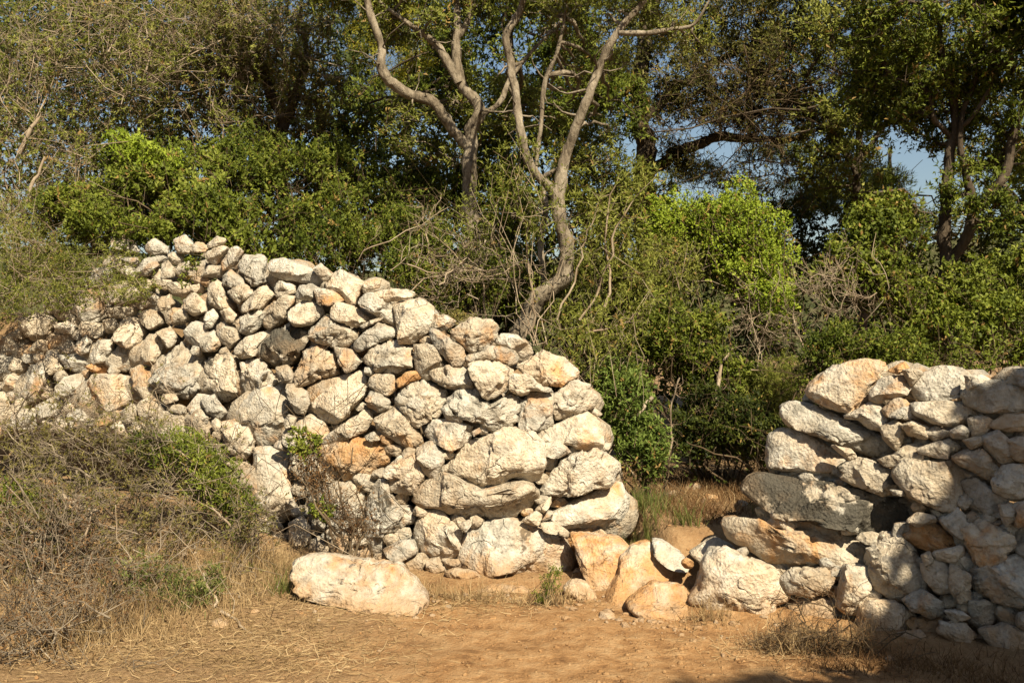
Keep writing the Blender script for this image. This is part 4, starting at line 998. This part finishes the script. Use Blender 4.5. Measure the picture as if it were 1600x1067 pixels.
# --- shrubs behind the walls
plant("lentisk_shrub", "light green lentisk shrub spilling over the top of the tall wall", "shrub",
      [(240, 300, 9.7, 120, 70), (330, 335, 9.4, 100, 55), (200, 255, 10, 60, 45), (395, 375, 9.3, 65, 35), (290, 250, 10, 70, 45), (150, 330, 9.8, 70, 50)],
      2800, 13, .05, .022, M_LENT, seed=1, bare=60, clump=.45)
plant("yellow_shrub", "small yellow green shrub among the bare branches", "shrub", [(215, 232, 9.6, 35, 24), (255, 250, 9.6, 35, 22), (182, 212, 9.8, 20, 14)], 320, 12, .04, .018, M_BRIGHT, seed=2, clump=.15)
plant("evergreen_shrub", "olive green evergreen shrub under the dull olive tree", "shrub",
      [(470, 270, 10, 100, 75), (440, 340, 9.7, 80, 55), (540, 250, 10.2, 80, 60), (380, 250, 10.3, 70, 60)], 2700, 13, .04, .018, M_MID, seed=3, bare=90, clump=.60)
plant("evergreen_shrub", "pale olive shrub left of the gnarled trunk with reddish sprigs", "shrub",
      [(560, 330, 9.6, 90, 60), (640, 370, 9.3, 75, 55), (520, 380, 9.4, 70, 45), (650, 300, 9.8, 60, 60)], 2400, 13, .036, .017, M_MID, seed=4, bare=120, clump=.62)
plant("evergreen_shrub", "dark shrub filling the space between the two forked trees", "shrub",
      [(790, 330, 9.8, 60, 75), (800, 430, 9.4, 70, 60), (770, 250, 10, 60, 60), (700, 280, 10.2, 60, 60)], 1800, 12, .046, .017, M_MID, seed=5, bare=80, clump=.60)
plant("wild_olive", "wild olive bush with slender upright shoots beside the curved tree", "shrub",
      [(940, 290, 8.3, 70, 75), (960, 400, 8.0, 70, 60), (900, 210, 8.6, 60, 50), (880, 470, 7.9, 50, 40)], 1000, 14, .052, .012, M_OLIVE, seed=6, bare=20, clump=.5, tl=(.25, .5), tr=.002, stem_r=.006)
plant("bright_bush", "bright yellow green rounded bush in the middle of the wood edge", "bush",
      [(1100, 360, 9.0, 100, 62), (1180, 410, 8.8, 75, 65), (1050, 330, 9.2, 50, 40), (1150, 300, 9.2, 30, 30), (1150, 360, 8.9, 90, 70), (1200, 470, 8.6, 50, 50)], 4800, 12, .027, .016, M_BRIGHT, seed=7, bare=60, clump=.42, freq=3.0)
plant("dry_shrub", "greyish half dead shrub on the flank of the bright green bush", "shrub", [(1045, 410, 8.6, 60, 50), (1020, 450, 8.5, 60, 40)], 600, 12, .03, .012, M_OLIVE, seed=8, bare=70, twigm=M_TWIG)
plant("evergreen_shrub", "dark green shrub below the bright bush beyond the wall end", "shrub",
      [(1000, 500, 8.2, 70, 60), (1080, 530, 8.3, 80, 60), (950, 560, 7.9, 55, 60), (1120, 590, 8.4, 70, 50)], 2500, 12, .037, .017, M_MID, seed=9, bare=110, clump=.60)
plant("feathery_shrub", "fresh green feathery leaved shrub pressed against the wall end", "shrub",
      [(975, 620, 7.35, 48, 55), (1000, 680, 7.25, 48, 48), (950, 590, 7.4, 35, 40), (1020, 700, 7.2, 30, 30)], 800, 16, .042, .013, M_FERN, seed=10, clump=.12, spread=1.0)
plant("fine_shrub", "soft olive brown feathery shrub behind the lower wall corner", "shrub", [(1190, 630, 8.3, 60, 70), (1150, 670, 8.4, 50, 45), (1230, 590, 8.1, 45, 50)], 900, 16, .05, .006, M_OLIVE, seed=11, clump=.15, bare=40)
plant("evergreen_shrub", "dense dark shrub with rounded leaves left of the many stemmed tree", "shrub",
      [(1370, 380, 8.6, 75, 65), (1340, 430, 8.4, 80, 50), (1410, 440, 8.5, 60, 60), (1390, 330, 8.8, 50, 40)], 1900, 12, .041, .023, M_MID, seed=12, bare=60, clump=.50)
plant("evergreen_shrub", "glossy leaved shrub at the foot of the many stemmed tree", "shrub",
      [(1520, 460, 8.6, 85, 60), (1570, 520, 8.3, 70, 60), (1470, 520, 8.3, 60, 50), (1600, 430, 8.8, 60, 60)], 1700, 11, .045, .022, M_LENT, seed=13, bare=40, clump=.55)
plant("evergreen_shrub", "low grey green shrub just above the lower wall top", "shrub",
      [(1330, 530, 7.4, 70, 40), (1280, 560, 7.4, 45, 45), (1410, 545, 7.3, 70, 40), (1500, 560, 7.2, 60, 35)], 1500, 12, .026, .012, M_MID, seed=14, bare=60, clump=.50)
plant("wild_olive", "wild olive sprigs arching over the corner of the tall wall", "shrub", [(960, 500, 7.3, 60, 50), (900, 520, 7.2, 50, 40), (1000, 460, 7.4, 40, 30)], 170, 12, .042, .009, M_OLIVE, seed=15, bare=16, clump=.1, tl=(.25, .5), twigm=M_TWIG, stem_r=.005)

plant("evergreen_shrub", "leafy shrub hiding the foot of the gnarled trunk", "shrub", [(715, 370, 8.5, 60, 50), (760, 420, 8.3, 55, 50), (700, 440, 8.2, 55, 35), (640, 410, 8.5, 50, 40)], 1100, 12, .034, .015, M_MID, seed=16, bare=120, clump=.5)
plant("evergreen_shrub", "dark low shrub closing the gap behind the two walls", "shrub", [(1100, 640, 8.0, 55, 50), (1160, 660, 7.9, 60, 50), (1210, 680, 7.6, 35, 45), (1080, 690, 8.0, 45, 25)], 1200, 12, .036, .014, M_DARK, seed=17, bare=80, clump=.4)
plant("lentisk_shrub", "green shrub hanging over the wall's upper stones beside the bare thicket", "shrub", [(150, 345, 8.9, 70, 35), (230, 360, 8.7, 55, 22), (100, 320, 9.1, 60, 35)], 700, 12, .042, .016, M_LENT, base=P(150, 400, 9.0), seed=18, bare=60, clump=.4)
plant("wild_olive", "sparse olive sprigs crossing the fork of the curved tree", "shrub", [(850, 320, 7.3, 60, 60, .15), (800, 240, 7.4, 60, 50, .15), (740, 330, 8.2, 60, 60, .15)], 130, 13, .045, .010, M_OLIVE, base=P(850, 540, 7.3), seed=19, bare=20, clump=.1, tl=(.2, .45), twigm=M_TWIG, stem_r=.005)
# --- bare thickets
dead_brush("dead_thicket", "pale tangle of bare branches behind the tall wall's upper end", "thicket", [(90, 170, 10.4, 150, 150, .7), (200, 80, 10.6, 150, 90, .7), (60, 280, 10, 90, 80, .5)], 110, 900, 2300, 1, r=.0062, L1=(.6, 1.8), leaves=(16, .042, .016, M_OLIVE))
dead_brush("dead_thicket", "grey bare twigs hanging from the dull olive tree", "thicket", [(330, 120, 10.5, 120, 100, .6), (390, 60, 10.6, 110, 70, .6)], 70, 600, 1700, 2, r=.0055, L1=(.5, 1.5), leaves=(15, .042, .015, M_OLIVE))
dead_brush("dead_thicket", "brown bare twigs clinging under the low bough of the dark tree", "thicket", [(1150, 170, 12.6, 130, 60, .6), (1240, 140, 12.6, 100, 60, .6), (1030, 190, 12.8, 50, 40, .5), (1190, 262, 12.9, 110, 30, .4)], 60, 550, 1500, 3, M_TWIGD, r=.0065, L1=(.6, 1.6), leaves=(9, .05, .016, M_BROWN))
dead_brush("dead_bush", "pale leafless bush arching over the tall wall beside the gnarled trunk", "bush", [(690, 400, 7.9, 70, 60, .25), (730, 440, 7.7, 60, 40, .2)], 16, 90, 420, 4, r=.006, L1=(.4, .9), leaves=(4, .022, .007, M_OLIVE))
dead_brush("dead_bush", "brown leafless bush in the dark hollow under the bright bush", "bush", [(1200, 540, 8.4, 60, 40, .25), (1170, 500, 8.5, 60, 30, .25)], 14, 90, 300, 5, r=.005, L1=(.4, .9))
dead_brush("dead_bush", "fanned pale dead branches before the dense dark shrub", "bush", [(1310, 450, 8.0, 50, 35, .2)], 12, 70, 240, 6, r=.005, L1=(.4, .8))

# --- slender shoots by the curved tree
def shoots():
    rng = np.random.default_rng(5)
    for i, (x0, y0, x1, y1, D, r) in enumerate([(688, 500, 680, 320, 8.3, 2.6), (826, 520, 832, 330, 7.4, 2.4), (905, 500, 1000, 300, 7.5, 2.6), (945, 480, 962, 290, 7.6, 2.4), (915, 520, 985, 500, 7.2, 2.2), (870, 500, 930, 330, 7.5, 2), (760, 500, 745, 350, 8, 2),
                                                (1115, 640, 1145, 545, 8.0, 4.5), (1045, 730, 1062, 590, 7.8, 2.2), (1262, 590, 1240, 480, 8.0, 2)]):
        a, b = P(x0, y0, D), P(x1, y1, D + rng.uniform(-.2, .2)); t = thing("sapling_shoot", ["slender pale shoot rising before the gnarled trunk", "thin straight shoot left of the curved trunk", "leaning slender shoot right of the curved trunk", "upright slender shoot behind the wall corner bushes", "low arching shoot over the wall corner", "thin shoot touching the curved trunk", "thin shoot between the two forked trees", "stout bare stick leaning in the gap behind the walls", "pale thin stick rising from the dry grass in the gap", "thin brown stick beside the lower wall corner"][i], "shoot", a, "slender shoots and sticks along the wood edge")
        p = arcs(a[None], b[None], 12, .05, rng); V, F = tubes(p, [r / FPX * D], [r * .4 / FPX * D], 6)
        link("stem", mesh_np("stem", V - a, F, [M_TWIG], True), t)
        q = p[0, rng.integers(3, 12, 14)]; s = arcs(q, q + rng.normal(size=q.shape) * .11 + (0, 0, .09), 5, .1, rng)
        V, F = tubes(s, np.full(14, .002), np.full(14, .001)); link("twigs", mesh_np("twigs", V - a, F, [M_TWIG]), t, kind="stuff")
        if i < 7:
            V, F, tone = foliage_along(s, 9, .1, .045, .009, rng); V2, F2, t2 = foliage_along(p, 26, .3, .05, .010, rng)
            link("foliage", mesh_np("foliage", np.concatenate([V, V2]) - a, np.concatenate([F, F2 + len(V)]), [M_OLIVE], False, np.concatenate([tone, t2])), t, kind="stuff")
shoots()

# --- plants before and on the tall wall
plant("juniper_bush", "fine grey green bush sprawling over the wall's upper end at the photo edge", "bush",
      [(50, 395, 8.9, 115, 62, .2), (150, 415, 8.6, 90, 40, .15), (30, 330, 9.2, 100, 50, .25), (205, 450, 8.2, 50, 24, .1), (-10, 465, 8.7, 60, 50, .2), (90, 460, 8.3, 80, 28, .12)], 2100, 13, .027, .007, M_OLIVE, seed=20, bare=200, twigm=M_TWIG, stem_r=.006, base=P(20, 480, 9.0), clump=.25, tl=(.12, .3), tr=.0026)
plant("wall_plant", "small green plant sprouting between stones near the wall's upper end", "plant", [(305, 415, 8.3, 20, 28, .1), (285, 440, 8.3, 14, 14, .08)], 90, 12, .035, .012, M_LENT, base=P(312, 440, 8.45), seed=21, clump=0, stem_r=.006, tl=(.06, .14), bare=10)
plant("wall_plant", "dull cushion of herbs on the wall top under the gnarled trunk", "plant", [(715, 500, 7.1, 36, 18, .12)], 160, 14, .018, .006, M_DULL, base=P(715, 515, 7.1), seed=22, clump=0, stem_r=.004, tl=(.04, .1), twigm=M_TWIG, bare=20)
dead_brush("dry_brush", "sprawling dry brush with tan twigs before the tall wall", "brush", [(70, 715, 6.8, 110, 60, .35), (200, 705, 6.9, 110, 45, .3), (130, 670, 7.1, 120, 35, .25), (40, 650, 7.2, 60, 30, .2), (60, 820, 6.2, 100, 70, .35), (190, 800, 6.4, 100, 55, .3), (300, 805, 6.5, 80, 40, .25), (120, 880, 5.95, 130, 45, .3), (300, 880, 6.1, 90, 35, .25), (390, 850, 6.4, 45, 40, .2)], 100, 1000, 2700, 10, M_TWIG2, r=.0055, L1=(.3, .85), leaves=(9, .026, .008, M_DULL))
plant("green_bush", "green twiggy bush topping the dry brush against the wall", "bush", [(250, 690, 6.75, 75, 30, .2), (340, 745, 6.6, 60, 50, .22), (300, 705, 6.7, 60, 35, .2), (385, 790, 6.6, 20, 25, .1)], 800, 13, .032, .008, M_LENT, seed=23, bare=160, twigm=M_TWIG, clump=.5, tl=(.1, .26), freq=4, t0=.3)
plant("green_bush", "dark green sprig bush at the photo edge in the dry brush", "bush", [(25, 770, 6.4, 50, 30, .2), (60, 800, 6.3, 30, 20, .15)], 260, 12, .03, .009, M_MID, seed=24, bare=30, twigm=M_TWIG, clump=.2)
plant("green_bush", "low green weeds growing through the dry brush near the straw", "bush", [(225, 900, 5.75, 70, 40, .25), (290, 930, 5.6, 60, 35, .2), (335, 900, 5.8, 25, 30, .12)], 420, 9, .03, .008, M_GRASS, seed=25, bare=120, twigm=M_TWIG, clump=.2, tl=(.1, .25))
dead_brush("dry_brush", "shadowed dead branches in the bottom corner by the grey rock", "brush", [(50, 900, 5.7, 90, 60, .3), (110, 960, 5.4, 90, 45, .3), (40, 1000, 5.0, 90, 55, .3), (150, 1010, 5.1, 70, 35, .25)], 60, 700, 1900, 11, M_TWIG2, r=.005, L1=(.25, .8), leaves=(5, .022, .008, M_RUSSET))
plant("dry_plant", "russet dry plant with a few green leaves rooted at the tall wall foot", "plant", [(520, 750, 6.45, 55, 70, .15), (560, 800, 6.4, 40, 60, .15), (480, 720, 6.5, 35, 40, .12)], 420, 7, .018, .008, M_RUSSET, base=P(545, 872, 6.35), seed=26, clump=.1, bare=150, twigm=M_TWIGD, tl=(.1, .26))
plant("green_sprig", "green leafy sprigs at the top of the russet dry plant", "plant", [(472, 690, 6.5, 32, 24, .1), (505, 800, 6.35, 22, 18, .1)], 110, 10, .03, .014, M_LENT, base=P(480, 760, 6.45), seed=27, clump=0, stem_r=.004, tl=(.05, .12), bare=12)
plant("weed", "small dark green weed at the foot of the big rounded block", "plant", [(862, 905, 5.95, 24, 26, .08), (845, 928, 5.9, 16, 16, .06)], 90, 12, .022, .004, M_MID, base=P(852, 945, 5.95), seed=28, clump=0, stem_r=.003, tl=(.05, .12))
dead_brush("dry_brush", "brown dry brush at the foot of the lower wall", "brush", [(1260, 1005, 5.1, 70, 30, .15), (1330, 1020, 5.0, 60, 30, .15)], 26, 260, 800, 12, M_TWIGD, r=.0035, L1=(.2, .5), leaves=(3, .015, .005, M_RUSSET))

# --- the wood goes on past both edges of the view
def carry_on(start, delta, label):
    o = next(q for q in bpy.data.objects if q.parent is None and str(q.get("label", "")).startswith(start))
    c = o.copy(); COL.objects.link(c); c.location = tuple(np.array(o.location) + delta); c["label"] = label
    for ch in o.children:
        d = ch.copy(); COL.objects.link(d); d.parent = c
for st_, dl, lb in [("dull olive tree with a leaning", (-4.7, 0.3, 0), "dull olive tree outside the view past the tall wall's upper end"), ("light green lentisk shrub spilling", (-3.5, 0.6, 0), "light green shrub outside the view past the tall wall's upper end"),
                    ("olive green evergreen shrub under", (-5.6, -0.4, 0.1), "olive green shrub outside the view past the tall wall's upper end"), ("fine grey green bush sprawling", (-1.7, 0.5, 0), "fine grey green bush outside the view past the tall wall"),
                    ("glossy leaved shrub at the foot", (2.0, -0.4, 0), "glossy leaved shrub outside the view behind the lower wall"), ("low grey green shrub just above", (1.9, -0.6, 0), "low grey green shrub outside the view behind the lower wall"),
                    ("tall olive green tree behind", (4.2, -1.0, 0), "tall olive green tree outside the view behind the lower wall"), ("dense dark shrub with rounded", (3.6, 1.2, 0), "dense dark shrub outside the view behind the lower wall")]:
    carry_on(st_, dl, lb)

# --- grass and straw
def grass(name, label, spots, n, h, w, m, seed, lean=0.6, flat=0.0):
    """blades rooted on the ground: spots (px, D, rx m, ry m, weight)"""
    rng = np.random.default_rng(seed); wt = np.array([s[4] for s in spots], float); i = rng.choice(len(spots), n, p=wt / wt.sum())
    s = np.array([((a - 800) / FPX * D, D, rx, ry) for a, D, rx, ry, _ in spots])[i]
    x = s[:, 0] + rng.normal(size=n) * s[:, 2] * 0.55; y = s[:, 1] + rng.normal(size=n) * s[:, 3] * 0.55
    tuft = 0.05; x = np.round(x / tuft) * tuft * 0.7 + x * 0.3; y = np.round(y / tuft) * tuft * 0.7 + y * 0.3
    z = ground_z(x, y); a = np.stack([x, y, z + flat * rng.uniform(0, 0.012, n)], -1)
    d = rng.normal(size=(n, 3)) * lean; d[:, 2] = abs(d[:, 2]) * (0.15 if flat else 1) + (0.02 if flat else 1.0); d /= np.linalg.norm(d, axis=1)[:, None]
    L = h * rng.uniform(0.4, 1.3, n)[:, None]; b = a + d * L * 0.55; c = a + d * L + rng.normal(size=(n, 3)) * L * 0.18 - (0, 0, 0.1) * L * (0 if flat else 1)
    c[:, 2] = np.maximum(c[:, 2], z + 0.003)
    sd = np.cross(d, rng.normal(size=(n, 3))); sd /= np.linalg.norm(sd, axis=1)[:, None]; sd *= (w * rng.uniform(.6, 1.3, n))[:, None] * 0.5
    V = np.stack([a - sd, a + sd, b + sd * .8, b - sd * .8, c + sd * .15, c - sd * .15], 1).reshape(-1, 3)
    k = np.arange(n)[:, None] * 6; F = np.concatenate([k + [0, 1, 2, 3], k + [3, 2, 4, 5]]).astype(int)
    tone = np.clip(rng.normal(.45, .2, n), 0, 1); tone = np.concatenate([tone, tone])
    o = link(name, mesh_np(name, V, F, [m], False, tone), kind="stuff"); tag(o, label, "grass")
grass("straw_litter", "flattened pale straw strewn over the earth before the brush", [(430, 5.2, .7, .5, 4), (300, 5.3, .8, .6, 6), (150, 5.0, .7, .5, 4), (640, 5.9, .7, .3, 3), (760, 6.0, .6, .2, 2), (1250, 5.1, .5, .25, 1.5), (420, 6.0, .6, .5, 4), (460, 4.8, .6, .4, 2), (330, 6.6, .7, .4, 3)], 11000, .075, .0032, M_STRAW, 41, 1.0, 1.0)
grass("dry_grass", "tufts of standing dry grass along the foot of the tall wall", [(420, 6.4, .22, .25, 4), (560, 6.15, .4, .12, 3), (700, 6.0, .35, .06, 1.2), (860, 5.9, .15, .06, .8), (350, 6.2, .3, .3, 3), (120, 5.15, .28, .18, 5), (230, 5.4, .4, .3, 6), (330, 5.9, .5, .3, 6), (170, 5.9, .5, .3, 5), (1270, 5.1, .35, .12, 3), (1110, 5.5, .12, .08, .7), (470, 6.3, .2, .15, 3), (60, 5.6, .4, .4, 3)], 9000, .14, .0032, M_STRAW, 42, .45)
grass("dry_grass", "sunlit dry grass behind the gap between the walls", [(1060, 7.4, .35, .5, 5), (1110, 8.2, .6, .6, 5), (1180, 7.4, .4, .5, 3), (1030, 8.6, .5, .6, 3), (1000, 7.0, .2, .25, 2)], 1600, .09, .004, M_STRAW, 43, 1.0)
grass("russet_grass", "withered grass and litter behind the gap, coloured brown for shade", [(1060, 7.4, .35, .5, 5), (1110, 8.2, .6, .6, 5), (1180, 7.4, .4, .5, 4), (1030, 8.6, .5, .6, 3), (1100, 6.8, .3, .3, 3)], 4200, .10, .004, M_RUSSET, 46, .9)  # russet blades mixed in to darken the grass as shade would
grass("green_grass", "thin green grass at the wall end and in the gap", [(985, 6.65, .14, .12, 4), (1010, 7.0, .16, .2, 3), (440, 5.9, .05, .05, .5), (1070, 6.5, .08, .06, .7), (1230, 6.9, .2, .3, 1.5), (290, 5.6, .3, .2, 1)], 1500, .16, .004, M_GRASS, 44, .35)
grass("shaded_grass", "dull grass in the tree shade below the lower wall", [(1450, 4.75, .4, .2, 4), (1560, 4.5, .3, .2, 3), (1330, 4.8, .3, .12, 2)], 1600, .08, .003, M_RUSSET, 45, .8)
def sticks():
    rng = np.random.default_rng(9)
    for i, (x0, y0, D0, x1, y1, D1, r, lab) in enumerate([
        (85, 765, 6.3, 160, 800, 6.2, 5, "thick broken pale branch lying across the dry brush"), (140, 960, 5.5, 142, 800, 6.0, 3, "thin upright pale stick in the dry brush"),
        (375, 930, 5.8, 395, 985, 5.5, 3, "bent white stick standing at the straw's edge"), (60, 905, 5.6, 130, 970, 5.3, 7, "weathered grey log half hidden in the corner brush"),
        (668, 965, 5.75, 722, 958, 5.8, 4, "short pale stick lying on the path below the wall"), (225, 1025, 5.0, 330, 1045, 4.95, 3, "crooked pale twig lying in the straw"), (345, 955, 5.5, 395, 990, 5.3, 3, "slanting white twig beside the split rock"),
        (30, 240, 9.6, 65, 180, 9.6, 4.5, "pale leaning dead trunk in the bare thicket"), (42, 320, 9.3, 70, 245, 9.4, 3.5, "pale dead stem under the leaning dead trunk"), (620, 460, 7.5, 655, 520, 7.3, 5, "bleached dead stem behind the block on the wall top"), (1020, 620, 7.2, 995, 650, 7.15, 3.5, "bleached stick caught in the feathery shrub")]):
        a, b = P(x0, y0, D0), P(x1, y1, D1); p = arcs(a[None], b[None], 9, .05, rng)
        V, F = tubes(p, [r / FPX * D0], [r * .5 / FPX * D1], 7)
        tag(link("dead_stick", mesh_np("dead_stick", V - a, F, [M_TWIG], True), None, a), lab, "stick")
sticks()
_c = {}
for m in bpy.data.meshes: k = m.name.split('.')[0]; _c[k] = _c.get(k, 0) + len(m.loops) - 2 * len(m.polygons)
print("TRIS", sum(_c.values()), sorted(_c.items(), key=lambda a: -a[1])[:8])
